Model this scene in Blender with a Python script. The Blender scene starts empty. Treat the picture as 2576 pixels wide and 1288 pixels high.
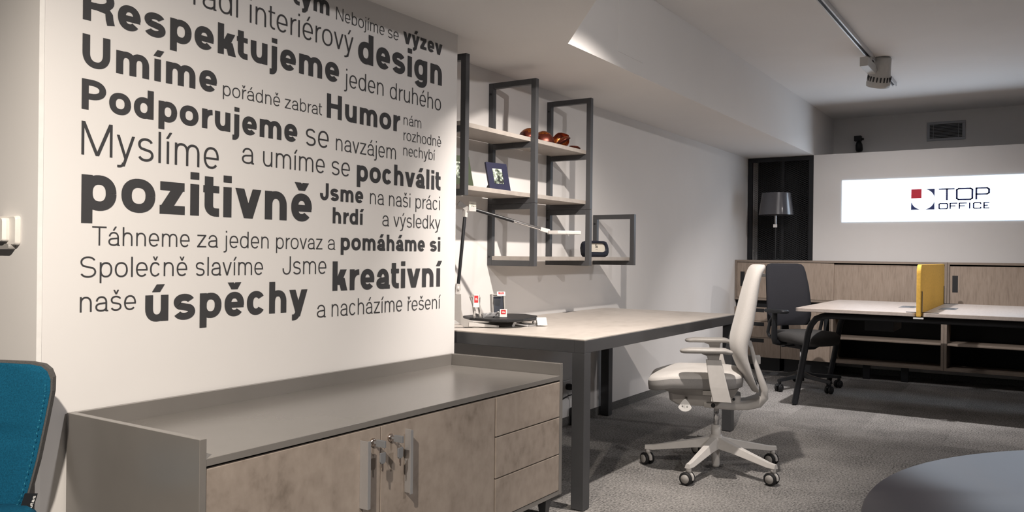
import bpy, bmesh, math, random
from mathutils import Vector, Matrix
random.seed(7)
R = math.radians
scene = bpy.context.scene
COL = scene.collection

# ------------------------------------------------------------------ camera
YAW, PITCH, ROLL, FPX, CAMH = R(57.12708), R(-0.07611), R(0.63650), 2081.236, 1.10
fw = Vector((math.sin(YAW)*math.cos(PITCH), math.cos(YAW)*math.cos(PITCH), math.sin(PITCH)))
r0 = Vector((math.cos(YAW), -math.sin(YAW), 0)); u0 = r0.cross(fw)
rt = r0*math.cos(ROLL) + u0*math.sin(ROLL); up = u0*math.cos(ROLL) - r0*math.sin(ROLL)
cam_d = bpy.data.cameras.new('camera'); cam = bpy.data.objects.new('camera', cam_d); COL.objects.link(cam)
cam_d.sensor_width = 36; cam_d.lens = FPX/2576*36; cam_d.clip_start = 0.02
m = Matrix((rt, up, -fw)).transposed().to_4x4(); m.translation = Vector((0, 0, CAMH)); cam.matrix_world = m
scene.camera = cam
vs = scene.view_settings
vs.view_transform = 'Standard'; vs.look = 'None'; vs.gamma = 1; vs.use_curve_mapping = False; vs.exposure = 0.12

# ------------------------------------------------------------------ world, room lamps and added fill lamps
wd = bpy.data.worlds.new('world'); scene.world = wd; wd.use_nodes = True
wd.node_tree.nodes['Background'].inputs[0].default_value = (0.5, 0.5, 0.55, 1)
wd.node_tree.nodes['Background'].inputs[1].default_value = 0.05

def spot(name, loc, tgt, watts, size, color, radius=0.035, blend=0.6):
    d = bpy.data.lights.new(name, 'SPOT'); d.energy = watts; d.spot_size = R(size); d.spot_blend = blend
    d.color = color; d.shadow_soft_size = radius
    o = bpy.data.objects.new(name, d); COL.objects.link(o); o.location = loc
    o.rotation_euler = (Vector(tgt) - Vector(loc)).to_track_quat('-Z', 'Y').to_euler()
    return o
WARM = (1.0, 0.895, 0.775); MID = (1.0, .905, .82); NEUT = (1.0, 0.945, 0.92)
spot('spot_lamp_desk', (3.20, 1.20, 2.38), (4.0, 2.25, 0.50), 215, 90, MID, radius=.022, blend=.8)
spot('spot_lamp_bench', (5.62, 1.12, 2.40), (7.1, 1.28, 0.2), 215, 88, NEUT, radius=.025, blend=.85)
spot('spot_lamp_entry', (-0.1, 0.65, 2.42), (1.40, 2.1, 0.20), 375, 84, WARM, blend=1.0)
spot('spot_lamp_far', (6.741, 1.101, 2.395), (8.0, 1.2, 0.7), 32, 110, NEUT)
spot('fill_lamp_rear', (1.6, -1.6, 2.45), (2.7, 0.5, 0.0), 135, 125, NEUT)  # unseen fill lamp, added behind the camera for bounce light
spot('fill_lamp_back', (5.6, -1.8, 2.45), (5.6, -0.1, 0.0), 85, 112, NEUT)  # second unseen lamp, added only to raise the ambient level

# ------------------------------------------------------------------ materials
def new_mat(name):
    mt = bpy.data.materials.new(name); mt.use_nodes = True
    nt = mt.node_tree; b = nt.nodes['Principled BSDF']
    return mt, nt, b
def mat(name, col, rough=0.5, metal=0.0, spec=0.5, noise=0.0, nscale=40, bump=0.0, bscale=200, coat=0.0, stretch=(1, 1, 1), sheen=0.0):
    mt, nt, b = new_mat(name)
    b.inputs['Base Color'].default_value = (*col, 1); b.inputs['Roughness'].default_value = rough
    b.inputs['Metallic'].default_value = metal; b.inputs['Specular IOR Level'].default_value = spec
    if coat: b.inputs['Coat Weight'].default_value = coat
    if sheen: b.inputs['Sheen Weight'].default_value = sheen
    tc = nt.nodes.new('ShaderNodeTexCoord'); mp = nt.nodes.new('ShaderNodeMapping')
    nt.links.new(tc.outputs['Object'], mp.inputs['Vector']); mp.inputs['Scale'].default_value = stretch
    n = nt.nodes.new('ShaderNodeTexNoise'); n.inputs['Scale'].default_value = nscale; n.inputs['Detail'].default_value = 5
    nt.links.new(mp.outputs['Vector'], n.inputs['Vector'])
    amp = noise if noise else 0.03
    mr = nt.nodes.new('ShaderNodeMapRange'); mr.inputs['From Min'].default_value = .3; mr.inputs['From Max'].default_value = .7
    mr.inputs['To Min'].default_value = 1-amp; mr.inputs['To Max'].default_value = 1+amp
    nt.links.new(n.outputs['Fac'], mr.inputs['Value'])
    mx = nt.nodes.new('ShaderNodeVectorMath'); mx.operation = 'SCALE'; mx.inputs[0].default_value = col
    nt.links.new(mr.outputs['Result'], mx.inputs['Scale']); nt.links.new(mx.outputs['Vector'], b.inputs['Base Color'])
    if bump:
        n2 = nt.nodes.new('ShaderNodeTexNoise'); n2.inputs['Scale'].default_value = bscale; n2.inputs['Detail'].default_value = 3
        nt.links.new(tc.outputs['Object'], n2.inputs['Vector'])
        bp = nt.nodes.new('ShaderNodeBump'); bp.inputs['Strength'].default_value = bump; bp.inputs['Distance'].default_value = .002
        nt.links.new(n2.outputs['Fac'], bp.inputs['Height']); nt.links.new(bp.outputs['Normal'], b.inputs['Normal'])
    return mt
def ramp_mat(name, stops, scale, rough, detail=6, stretch=(1, 1, 1), spec=.4, scale2=None, bump=0.0, dist=0.0, coat=0.0):
    mt, nt, b = new_mat(name); b.inputs['Roughness'].default_value = rough; b.inputs['Specular IOR Level'].default_value = spec
    if coat: b.inputs['Coat Weight'].default_value = coat; b.inputs['Coat Roughness'].default_value = .3
    tc = nt.nodes.new('ShaderNodeTexCoord'); mp = nt.nodes.new('ShaderNodeMapping'); mp.inputs['Scale'].default_value = stretch
    nt.links.new(tc.outputs['Object'], mp.inputs['Vector'])
    n = nt.nodes.new('ShaderNodeTexNoise'); n.inputs['Scale'].default_value = scale; n.inputs['Detail'].default_value = detail
    n.inputs['Roughness'].default_value = .62; n.inputs['Distortion'].default_value = dist
    nt.links.new(mp.outputs['Vector'], n.inputs['Vector'])
    fac = n.outputs['Fac']
    if scale2:
        n2 = nt.nodes.new('ShaderNodeTexNoise'); n2.inputs['Scale'].default_value = scale2; n2.inputs['Detail'].default_value = 4
        nt.links.new(mp.outputs['Vector'], n2.inputs['Vector'])
        mm = nt.nodes.new('ShaderNodeMix'); mm.inputs[0].default_value = .45
        nt.links.new(n.outputs['Fac'], mm.inputs[2]); nt.links.new(n2.outputs['Fac'], mm.inputs[3]); fac = mm.outputs[0]
    cr = nt.nodes.new('ShaderNodeValToRGB'); el = cr.color_ramp.elements
    el[0].position, el[0].color = stops[0][0], (*stops[0][1], 1); el[1].position, el[1].color = stops[-1][0], (*stops[-1][1], 1)
    for p, c in stops[1:-1]:
        e = el.new(p); e.color = (*c, 1)
    nt.links.new(fac, cr.inputs['Fac']); nt.links.new(cr.outputs['Color'], b.inputs['Base Color'])
    if bump:
        bp = nt.nodes.new('ShaderNodeBump'); bp.inputs['Strength'].default_value = bump; bp.inputs['Distance'].default_value = .003
        nt.links.new(fac, bp.inputs['Height']); nt.links.new(bp.outputs['Normal'], b.inputs['Normal'])
    return mt
def emit_mat(name, col, s):
    mt, nt, b = new_mat(name); b.inputs['Base Color'].default_value = (.8, .8, .8, 1)
    b.inputs['Emission Color'].default_value = (*col, 1); b.inputs['Emission Strength'].default_value = s
    return mt

def carpet_mat():
    mt, nt, b = new_mat('carpet'); b.inputs['Roughness'].default_value = .95; b.inputs['Specular IOR Level'].default_value = .1
    N, L = nt.nodes.new, nt.links.new
    tc = N('ShaderNodeTexCoord')
    # plank shaped carpet tiles with slightly different tone
    br = N('ShaderNodeTexBrick'); br.inputs['Scale'].default_value = 1; br.offset = .5
    br.inputs['Brick Width'].default_value = 1.0; br.inputs['Row Height'].default_value = .5; br.inputs['Mortar Size'].default_value = .0
    br.inputs['Color1'].default_value = (.82, .82, .82, 1); br.inputs['Color2'].default_value = (1.12, 1.12, 1.12, 1); br.inputs['Bias'].default_value = 0
    L(tc.outputs['Object'], br.inputs['Vector'])
    big = N('ShaderNodeTexNoise'); big.inputs['Scale'].default_value = 3.2; big.inputs['Detail'].default_value = 5; L(tc.outputs['Object'], big.inputs['Vector'])
    fine = N('ShaderNodeTexNoise'); fine.inputs['Scale'].default_value = 95; fine.inputs['Detail'].default_value = 4; fine.inputs['Roughness'].default_value = .7
    L(tc.outputs['Object'], fine.inputs['Vector'])
    mp = N('ShaderNodeMapping'); mp.inputs['Scale'].default_value = (45, 150, 1); mp.inputs['Rotation'].default_value = (0, 0, .5); L(tc.outputs['Object'], mp.inputs['Vector'])
    fl = N('ShaderNodeTexNoise'); fl.inputs['Scale'].default_value = 1.0; fl.inputs['Detail'].default_value = 3; L(mp.outputs['Vector'], fl.inputs['Vector'])
    c1 = N('ShaderNodeValToRGB'); e = c1.color_ramp.elements
    e[0].position = .36; e[0].color = (.035, .034, .035, 1); e[1].position = .60; e[1].color = (.40, .385, .37, 1)
    k = e.new(.48); k.color = (.23, .223, .217, 1)
    ad = N('ShaderNodeMath'); ad.operation = 'ADD'; mu = N('ShaderNodeMath'); mu.operation = 'MULTIPLY_ADD'
    mu.inputs[1].default_value = .55; L(fl.outputs['Fac'], mu.inputs[0]); L(fine.outputs['Fac'], mu.inputs[2])
    m2 = N('ShaderNodeMath'); m2.operation = 'MULTIPLY_ADD'; m2.inputs[1].default_value = .32; L(big.outputs['Fac'], m2.inputs[0]); L(mu.outputs[0], m2.inputs[2])
    sc = N('ShaderNodeMath'); sc.operation = 'MULTIPLY'; sc.inputs[1].default_value = 1/1.87; L(m2.outputs[0], sc.inputs[0])
    L(sc.outputs[0], c1.inputs['Fac'])
    mix = N('ShaderNodeMix'); mix.data_type = 'RGBA'; mix.blend_type = 'MULTIPLY'; mix.inputs[0].default_value = 1
    L(c1.outputs['Color'], mix.inputs[6]); L(br.outputs['Color'], mix.inputs[7]); L(mix.outputs[2], b.inputs['Base Color'])
    bp = N('ShaderNodeBump'); bp.inputs['Strength'].default_value = .8; bp.inputs['Distance'].default_value = .004
    L(fine.outputs['Fac'], bp.inputs['Height']); L(bp.outputs['Normal'], b.inputs['Normal'])
    return mt

M = dict(
    wall=mat('wall_paint', (.74, .722, .71), .85, spec=.2, noise=.012, nscale=3, bump=.05, bscale=300),
    ceil=mat('ceiling_paint', (.80, .785, .775), .9, spec=.15, noise=.015, nscale=2),
    carpet=carpet_mat(),
    skirt=mat('carpet_skirting', (.13, .128, .125), .95, spec=.1, noise=.35, nscale=120, bump=.5, bscale=300),
    letter=mat('vinyl_lettering', (.05, .05, .053), .55, spec=.3),
    anth=mat('anthracite_steel', (.058, .059, .063), .42, spec=.45, noise=.03),
    carc=mat('grey_laminate', (.175, .164, .153), .25, spec=1.0, noise=.03, nscale=8),
    door=ramp_mat('brown_concrete_laminate', [(.30, (.18, .148, .122)), (.45, (.28, .235, .20)), (.60, (.33, .28, .24)), (.75, (.36, .31, .27))], 4.2, .5, 10, (1, 1, .8), scale2=30, dist=.9),
    desk=ramp_mat('light_concrete_laminate', [(.25, (.42, .38, .34)), (.5, (.54, .495, .455)), (.75, (.60, .555, .51))], 3.2, .42, 7, (1, 1.6, 1), scale2=14),
    shelfshade=ramp_mat('shaded_shelf_laminate', [(.25, (.27, .24, .215)), (.5, (.36, .325, .295)), (.75, (.41, .375, .345))], 6, .5, 7, (1, 1, 1), scale2=30),  # darker copy of the desk laminate, shade of the board edges in its colour
    oak=ramp_mat('grey_oak_veneer', [(.28, (.20, .155, .12)), (.5, (.315, .25, .20)), (.72, (.37, .30, .245))], 5, .5, 7, (6, 6, .7), scale2=18),
    oak_d=mat('oak_edge', (.23, .185, .15), .5, noise=.06),
    bench=ramp_mat('pale_oak_desktop', [(.28, (.37, .31, .275)), (.5, (.45, .39, .35)), (.75, (.50, .44, .40))], 5, .35, 6, (.7, 7, 7), scale2=16),
    black=mat('black_powder_coat', (.010, .011, .014), .42, spec=.45),
    blackp=mat('black_plastic', (.013, .014, .016), .5, spec=.4),
    rubber=mat('black_rubber', (.012, .012, .013), .6, spec=.35),
    bfab=mat('charcoal_fabric', (.030, .030, .035), .9, spec=.15, noise=.18, nscale=400, bump=.4, bscale=900),
    bseat=mat('grey_seat_fabric', (.075, .072, .07), .92, spec=.12, noise=.2, nscale=400, bump=.4, bscale=900),
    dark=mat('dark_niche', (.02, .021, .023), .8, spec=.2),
    wfab=mat('off_white_fabric', (.58, .56, .54), .85, spec=.2, noise=.05, nscale=300, bump=.25, bscale=900, sheen=.2),
    wplas=mat('warm_white_plastic', (.55, .53, .51), .38, spec=.5),
    gplas=mat('light_grey_plastic', (.34, .325, .31), .42, spec=.5),
    seatshade=mat('shaded_seat_fabric', (.33, .32, .315), .85, spec=.2, noise=.06, nscale=300),  # seat fabric darkened, the shadow on its sides put into the colour
    chrome=mat('chrome', (.75, .75, .76), .12, metal=1),
    alu=mat('brushed_aluminium', (.56, .56, .57), .38, metal=.75, noise=.05, nscale=60, stretch=(30, 30, 1)),
    brass=mat('lock_nickel', (.62, .52, .46), .22, metal=1),
    fob=mat('key_grey_plastic', (.17, .175, .185), .5),
    teal=mat('teal_felt', (.006, .082, .150), .9, spec=.12, noise=.22, nscale=260, bump=.5, bscale=700),
    tealst=mat('teal_stitch', (.05, .32, .42), .8),
    greyedge=mat('grey_felt_edge', (.085, .082, .08), .9, noise=.3, nscale=500),
    yellow=mat('mustard_felt', (.66, .40, .085), .92, spec=.1, noise=.1, nscale=60, bump=.3, bscale=500),
    copper=mat('copper_foil_shell', (.10, .02, .011), .34, metal=.6, noise=.3, nscale=180),
    coppin=mat('bright_copper_inside', (.45, .13, .03), .25, metal=.9, noise=.5, nscale=150, bump=.6, bscale=160),
    navy=mat('navy_frame', (.013, .014, .040), .45, noise=.05),
    green=mat('olive_green_frame', (.022, .036, .012), .5, noise=.08),
    photo=ramp_mat('photo_print', [(.42, (.02, .025, .02)), (.5, (.25, .30, .24)), (.56, (.62, .66, .58))], 28, .4, 5),
    cream=mat('cream_card', (.62, .58, .50), .7),
    white=mat('white_card', (.80, .79, .77), .6),
    red=mat('red_label', (.60, .03, .035), .5),
    ink=mat('black_ink', (.015, .015, .016), .6),
    navyd=mat('dark_navy_plastic', (.010, .012, .022), .55, spec=.35),
    slate=mat('dark_screen_glass', (.018, .022, .034), .2, spec=.5),
    lcd=mat('blue_lcd', (.07, .11, .25), .25),
    thermo=mat('thermostat_white', (.78, .75, .71), .4),
    tabl=mat('round_table_lacquer', (.075, .070, .092), .36, spec=.4),
    shade=mat('smoke_shade', (.075, .075, .085), .25, spec=.6, coat=.4),
    sockm=mat('socket_white', (.62, .60, .58), .4),
    spotm=mat('spot_housing_white', (.50, .49, .47), .5),
    track=mat('track_aluminium', (.60, .60, .61), .35, metal=.3),
    vent=mat('vent_grey', (.36, .37, .40), .5),
    sign=emit_mat('light_box_face', (.70, .84, 1.0), 5.0),
    signrim=emit_mat('light_box_edge', (.62, .80, 1.0), 1.0),
    sblue=mat('sign_blue', (.012, .03, .17), .5),
    sred=mat('sign_red', (.75, .012, .05), .5),
)

# ------------------------------------------------------------------ geometry helpers
class MB:
    def __init__(s): s.v = []; s.f = []; s.sm = []
    def add(s, vs, fs, smooth=False):
        o = len(s.v); s.v += [tuple(p) for p in vs]
        s.f += [tuple(i+o for i in f) for f in fs]; s.sm += [smooth]*len(fs); return s
    def box(s, x0, x1, y0, y1, z0, z1):
        vs = [(x, y, z) for z in (z0, z1) for y in (y0, y1) for x in (x0, x1)]
        return s.add(vs, [(0, 2, 3, 1), (4, 5, 7, 6), (0, 1, 5, 4), (2, 6, 7, 3), (0, 4, 6, 2), (1, 3, 7, 5)])
    def prism(s, poly, a, b, axis='z'):
        n = len(poly)
        def P(p, t): return {'z': (p[0], p[1], t), 'y': (p[0], t, p[1]), 'x': (t, p[0], p[1])}[axis]
        vs = [P(p, a) for p in poly] + [P(p, b) for p in poly]
        fs = [tuple(range(n))[::-1], tuple(range(n, 2*n))] + [(i, (i+1) % n, n+(i+1) % n, n+i) for i in range(n)]
        return s.add(vs, fs)
    def loft(s, rings, caps=True, closed=True, smooth=True):
        n = len(rings[0]); vs = [p for r in rings for p in r]; fs = []
        for k in range(len(rings)-1):
            for i in range(n if closed else n-1):
                j = (i+1) % n; fs.append((k*n+i, k*n+j, (k+1)*n+j, (k+1)*n+i))
        s.add(vs, fs, smooth)
        if caps and closed:
            s.add(rings[0], [tuple(range(n))[::-1]], False); s.add(rings[-1], [tuple(range(n))], False)
        return s
    def tube(s, pts, r, n=10, smooth=True, caps=True):
        pts = [Vector(p) for p in pts]; rings = []; pv = None
        for i, p in enumerate(pts):
            t = (pts[min(i+1, len(pts)-1)] - pts[max(i-1, 0)]).normalized()
            if pv is None:
                a = Vector((0, 0, 1)) if abs(t.z) < .9 else Vector((1, 0, 0)); pv = t.cross(a).normalized()
            else: pv = (pv - t*pv.dot(t)).normalized()
            w = t.cross(pv); rr = r[i] if isinstance(r, (list, tuple)) else r
            rings.append([p + pv*rr*math.cos(2*math.pi*k/n) + w*rr*math.sin(2*math.pi*k/n) for k in range(n)])
        return s.loft(rings, caps, True, smooth)
    def bar(s, a, b, w, h, upv=(0, 0, 1), w2=None, h2=None):
        a, b = Vector(a), Vector(b); t = (b-a).normalized(); sd = t.cross(Vector(upv)).normalized(); u = sd.cross(t)
        w2 = w if w2 is None else w2; h2 = h if h2 is None else h2
        ring = lambda p, w, h: [p+sd*w/2+u*h/2, p-sd*w/2+u*h/2, p-sd*w/2-u*h/2, p+sd*w/2-u*h/2]
        return s.loft([ring(a, w, h), ring(b, w2, h2)], True, True, False)
    def lathe(s, prof, c=(0, 0, 0), n=24, axis='z', smooth=True, caps=True):
        rings = []
        for r, t in prof:
            rg = []
            for k in range(n):
                a = 2*math.pi*k/n; x, y = r*math.cos(a), r*math.sin(a)
                q = {'z': (x, y, t), 'y': (x, t, y), 'x': (t, x, y)}[axis]; rg.append((c[0]+q[0], c[1]+q[1], c[2]+q[2]))
            rings.append(rg)
        return s.loft(rings, caps, True, smooth)
    def xf(s, mtx):
        s.v = [tuple(mtx @ Vector(p)) for p in s.v]; return s
    def mesh(s, name):
        me = bpy.data.meshes.new(name); me.from_pydata(s.v, [], s.f)
        me.polygons.foreach_set('use_smooth', s.sm)
        bm = bmesh.new(); bm.from_mesh(me); bmesh.ops.recalc_face_normals(bm, faces=bm.faces); bm.to_mesh(me); bm.free()
        me.update(); return me

def setp(o, label=None, cat=None, group=None, kind=None):
    if label: o['label'] = label
    if cat: o['category'] = cat
    if group: o['group'] = group
    if kind: o['kind'] = kind
    return o
def build(name, mb, material, parent=None, bevel=0.0, seg=2, off=None, label=None, cat=None, group=None, kind=None, sub=0):
    if off is not None: mb.xf(Matrix.Translation(-Vector(off)))
    me = mb.mesh(name); me.materials.append(M[material] if isinstance(material, str) else material)
    o = bpy.data.objects.new(name, me); COL.objects.link(o)
    if parent is not None: o.parent = parent
    if bevel:
        b = o.modifiers.new('bevel', 'BEVEL'); b.width = bevel; b.segments = seg; b.limit_method = 'ANGLE'; b.angle_limit = R(40); b.harden_normals = False
    if sub:
        q = o.modifiers.new('sub', 'SUBSURF'); q.levels = sub; q.render_levels = sub
    return setp(o, label, cat, group, kind)
def thing(name, label, cat, loc=(0, 0, 0), rz=0.0, group=None):
    o = bpy.data.objects.new(name, None); COL.objects.link(o); o.empty_display_size = .1
    o.location = loc; o.rotation_euler = (0, 0, rz)
    return setp(o, label, cat, group)
def rrect(w, h, r, n=5, cx=0, cy=0):
    pts = []
    for sx, sy, a0 in ((1, 1, 0), (-1, 1, 90), (-1, -1, 180), (1, -1, 270)):
        for k in range(n+1):
            a = R(a0+90*k/n); pts.append((cx+sx*(w/2-r)+r*math.cos(a), cy+sy*(h/2-r)+r*math.sin(a)))
    return pts
def struct(name, mb, material, bevel=0.0, parent=None, off=None):
    o = build(name, mb, material, parent, bevel, off=off)
    if parent is None: o['kind'] = 'structure'
    return o

# ------------------------------------------------------------------ room shell
YT, YS, XF, XB = 2.31, 2.60, 8.49, 9.37      # lettered wall, shelf wall, sign wall, recessed band wall
ZS, ZC, YF = 2.12, 2.60, 1.944               # soffit underside, ceiling, soffit fascia
struct('floor', MB().box(-3, 9.5, -4, 5, -.1, 0), 'carpet')
struct('ceiling', MB().box(-3, 9.5, -4, 5, ZC, ZC+.1), 'ceil')
sof = [(3.483, YF), (2.90, 1.48), (2.0, 1.48), (2.0, YT+.02), (3.05, YT+.02), (3.05, YS+.02), (9.40, YS+.02), (9.40, YF)]
struct('ceiling_soffit', MB().prism(sof, ZS, ZC+.01), 'ceil')
wl = struct('wall_left', MB().prism([(1.197, YT), (3.09, YT), (3.09, 5), (1.197, 5)], -.02, ZC+.02), 'wall', bevel=.003)
struct('trim_1', MB().prism([(1.190, YT-.002), (1.204, YT-.002), (1.197, YT+.006)], 0, ZC), 'white')
struct('wall_back', MB().box(3.09, 9.5, YS, YS+.12, -.02, ZC+.02), 'wall')
struct('wall_right', MB().box(XF, XB, -4.0, 1.945, -.02, ZS), 'wall')
struct('wall_far', MB().box(XB, XB+.1, -4.0, YS, ZS-.3, ZC+.02), 'wall')
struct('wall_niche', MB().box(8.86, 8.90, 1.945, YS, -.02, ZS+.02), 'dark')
struct('wall_front', MB().box(-3, 9.5, -4.1, -4, -.02, ZC+.02), 'wall')
struct('wall_near', MB().box(-3.1, -3, -4, 5, -.02, ZC+.02), 'wall')
struct('wall_corridor', MB().box(-3, 1.197, 4.9, 5, -.02, ZC+.02), 'wall')
struct('baseboard_back', MB().box(3.09, 8.86, YS-.008, YS, 0, .055), 'skirt')
struct('baseboard_left', MB().box(1.197, 3.098, YT-.008, YT, 0, .055), 'skirt')
struct('baseboard_right', MB().box(XF-.008, XF, -4, 1.945, 0, .055), 'skirt')
# access panel let into the soffit fascia
ap = MB()
ap.box(4.03, 4.36, YF-.003, YF+.01, 2.20, 2.50)
build('access_panel', ap, 'ceil', None, .001, label='flush white access panel in the soffit face above the shelves', cat='panel')

# ------------------------------------------------------------------ grotesque lettering drawn as strokes
XH, DS = .725, -.275
ADVB = dict(zip('abcdeghijklmnoprstuvyzHJMNPRSTUYLE', (556,611,556,611,556,611,611,278,278,556,278,889,611,611,611,389,556,333,611,556,556,500,722,556,833,722,667,722,667,611,722,667,611,667)))
ADVT = dict(zip('abcdeghijklmnoprstuvyzHJMNPRSTU', (530,560,510,560,530,560,550,215,215,490,215,830,550,560,560,320,490,290,550,480,480,480,720,500,850,720,620,650,640,590,700)))
def arc(cx, cy, rx, ry, a0, a1, n=14, e=2.25):
    out = []
    for i in range(n+1):
        a = R(a0+(a1-a0)*i/n); c, s_ = math.cos(a), math.sin(a)
        out.append((cx+rx*math.copysign(abs(c)**(2/e), c), cy+ry*math.copysign(abs(s_)**(2/e), s_)))
    return out
def glyph(ch, w, h, bold):
    acc = None; base = ch
    for k, (a, b) in {'á': 'a´', 'é': 'e´', 'í': 'i´', 'ý': 'y´', 'ú': 'u´', 'ř': 'rˇ', 'š': 'sˇ', 'č': 'cˇ', 'ě': 'eˇ'}.items():
        if ch == k: base, acc = a, b
    adv = (ADVB if bold else ADVT)[base]/714.0
    sS, sR, sV = (.092, .052, .018) if bold else (.105, .065, .03)
    Q = []
    def rect(x0, x1, y0, y1): Q.append([(x0, y0), (x1, y0), (x1, y1), (x0, y1)])
    def st(x, y0, y1): rect(x, x+w, y0, y1)
    def dg(xb, y0, xt, y1, hw): Q.append([(xb, y0), (xb+hw, y0), (xt+hw, y1), (xt, y1)])
    def stroke(p):
        n = len(p); lf, rg = [], []
        for i in range(n):
            a, b = p[max(i-1, 0)], p[min(i+1, n-1)]
            tx, ty = b[0]-a[0], b[1]-a[1]; l = math.hypot(tx, ty) or 1; nx, ny = -ty/l, tx/l
            k = 1/math.sqrt(nx*nx*w*w+ny*ny*h*h)
            ox, oy = nx*w*w*k/2, ny*h*h*k/2
            lf.append((p[i][0]+ox, p[i][1]+oy)); rg.append((p[i][0]-ox, p[i][1]-oy))
        for i in range(n-1): Q.append([lf[i], rg[i], rg[i+1], lf[i+1]])
    X0, Xr = sS, adv-sS; O0, Or = sR, adv-sR; top = XH-h/2; hw = w*1.13
    def arch(xs, xe):
        a = (xe-xs)/2; b = min(.40, a*1.2); stroke(arc((xs+xe)/2, top-b+.008, a, b, 180, 0)+[(xe, 0)])
    def ring(l, r_, t=XH, b=0.0, a0=0, a1=360, n=36):
        stroke(arc((l+r_)/2, (t+b)/2, (r_-l-w)/2, (t-b-h)/2+.008, a0, a1, n))
    def ess(l, r_, T):
        cx, ax, ry = (l+r_)/2, (r_-l-w)/2, (T/2-h/2)/2
        u = arc(cx, T/2+ry, ax*.95, ry+.006, 22, 228, 18, 2.1); d = arc(cx, T/2-ry, ax, ry+.006, 48, -158, 18, 2.1)
        mid = [((u[-1][0]*(1-t)+d[0][0]*t), (u[-1][1]*(1-t)+d[0][1]*t)) for t in (.33, .67)]
        stroke(u+mid+d)
    c = base
    if c in 'nh': st(X0, 0, 1 if c == 'h' else XH); arch(X0+w/2, Xr-w/2)
    elif c == 'm':
        a, e = X0+w/2, Xr-w/2; st(X0, 0, XH); arch(a, (a+e)/2); arch((a+e)/2, e)
    elif c == 'u':
        xs, xe = X0+w/2, Xr-w/2; a = (xe-xs)/2; b = min(.40, a*1.2)
        st(Xr-w, 0, XH); stroke([(xs, XH)]+arc((xs+xe)/2, h/2+b-.008, a, b, 180, 360))
    elif c == 'r':
        st(X0, 0, XH); xr = adv-.01; b = .36; stroke(arc(xr, top-b, xr-X0-w/2, b, 180, 90))
    elif c == 'o': ring(O0, Or)
    elif c == 'c': ring(O0, Or-.01, a0=36, a1=324)
    elif c == 'e':
        yb = XH*.5-.02; ring(O0, Or, a0=-6, a1=318); rect(O0+w*.5, Or-w*.05, yb-h*.45, yb+h*.45)
    elif c in 'pbdg':
        if c in 'pb': st(X0, DS if c == 'p' else 0, XH if c == 'p' else 1); ring(X0+.0, Or)
        else:
            st(Xr-w, 0 if c == 'd' else -.02, 1 if c == 'd' else XH); ring(O0, Xr)
            if c == 'g':
                a = (Xr-O0-w)/2; stroke([(Xr-w/2, .1)]+arc((O0+Xr)/2, DS+h/2+.2, a, .2, 360, 205, 18))
    elif c == 'a':
        l, xe = O0+w/2, adv-sS*.95-w/2; cxa = (l+xe)/2+.01; b = .27
        stroke(arc(cxa, top-b+.008, xe-cxa, b, 168, 0)+[(xe, 0)])
        yt = XH*.57-h/2; ra = (xe-l)*.5; rb = (yt-h/2)/2+.004; bx = l+ra; by = (yt+h/2)/2
        stroke([(xe, yt+.03)]+arc(bx, by, ra, rb, 90, 270, 18)+arc(bx, by, xe-bx, rb, 270, 355, 8)[1:])
        rect(xe, xe+w/2+.05, 0, h*.75)
    elif c in 'sS': ess(O0, Or, XH if c == 's' else 1)
    elif c == 't':
        xs = adv*.36; b = .17; xr = adv-.03
        stroke([(xs, XH+.21), (xs, b+h/2)]+arc(xs+.19, b+h/2, .19, b, 180, 270, 10)+[(max(xr, xs+.2), h/2)]); rect(.02, xr, XH-h*.85, XH)
    elif c in 'ijl':
        xm = adv/2
        if c == 'l': st(xm-w/2, 0, 1)
        elif c == 'i': st(xm-w/2, 0, XH)
        else:
            stroke([(xm, XH), (xm, DS+h/2+.14)]+arc(xm-.13, DS+h/2+.14, .13, .14, 0, -90, 8)+[(xm-.19, DS+h/2)])
        if c != 'l' and not acc: st(xm-w/2, 1-max(h*.85, .10), 1)
    elif c == 'k':
        st(X0, 0, 1); k = hw*1.15; dg(X0+w*.35, .20, adv-.05-k, XH, k); dg(adv-.015-k, 0, X0+w+.03, .43, k)
    elif c in 'vy':
        cx = adv/2
        dg(cx-hw/2, 0, sV, XH, hw); tx = adv-sV-hw
        if c == 'v': dg(cx-hw/2, 0, tx, XH, hw)
        else:
            sl = (tx-(cx-hw/2))/XH; yb = DS+h*.6; dg(cx-hw/2+sl*yb, yb, tx, XH, hw)
            bx = cx-hw/2+sl*yb
            stroke(arc(bx+hw/2-.14, DS+h/2+.12, .14, .12, 0, -90, 8)+[(bx+hw/2-.20, DS+h/2)])
    elif c == 'z':
        k = w*1.35; rect(.05, adv-.05, 0, h); rect(.06, adv-.06, XH-h, XH); dg(.05, h*.7, adv-.06-k, XH-h*.7, k)
    elif c == 'H': st(X0, 0, 1); st(Xr-w, 0, 1); rect(X0, Xr, .5-h/2+.02, .5+h/2+.02)
    elif c == 'T': rect(.03, adv-.03, 1-h, 1); st(adv/2-w/2, 0, 1)
    elif c == 'U':
        xs, xe = X0+w/2, Xr-w/2; a = (xe-xs)/2; b = .36
        stroke([(xs, 1), (xs, b+h/2)]+arc((xs+xe)/2, h/2+b, a, b, 180, 360, 20)+[(xe, 1)])
    elif c == 'J':
        xs, xe = .04+w/2, Xr-w/2+.02; a = (xe-xs)/2; b = .28
        stroke([(xe, 1), (xe, b+h/2)]+arc((xs+xe)/2, h/2+b-.008, a, b, 360, 175, 20))
    elif c in 'PR':
        st(X0, 0, 1); yb = .44; ry = (1-h/2-yb)/2; cxp = X0+.30; xe = adv-.05-w/2
        stroke([(X0, 1-h/2), (cxp, 1-h/2)]+arc(cxp, yb+ry, xe-cxp, ry, 90, -90, 16)+[(X0, yb)])
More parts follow.
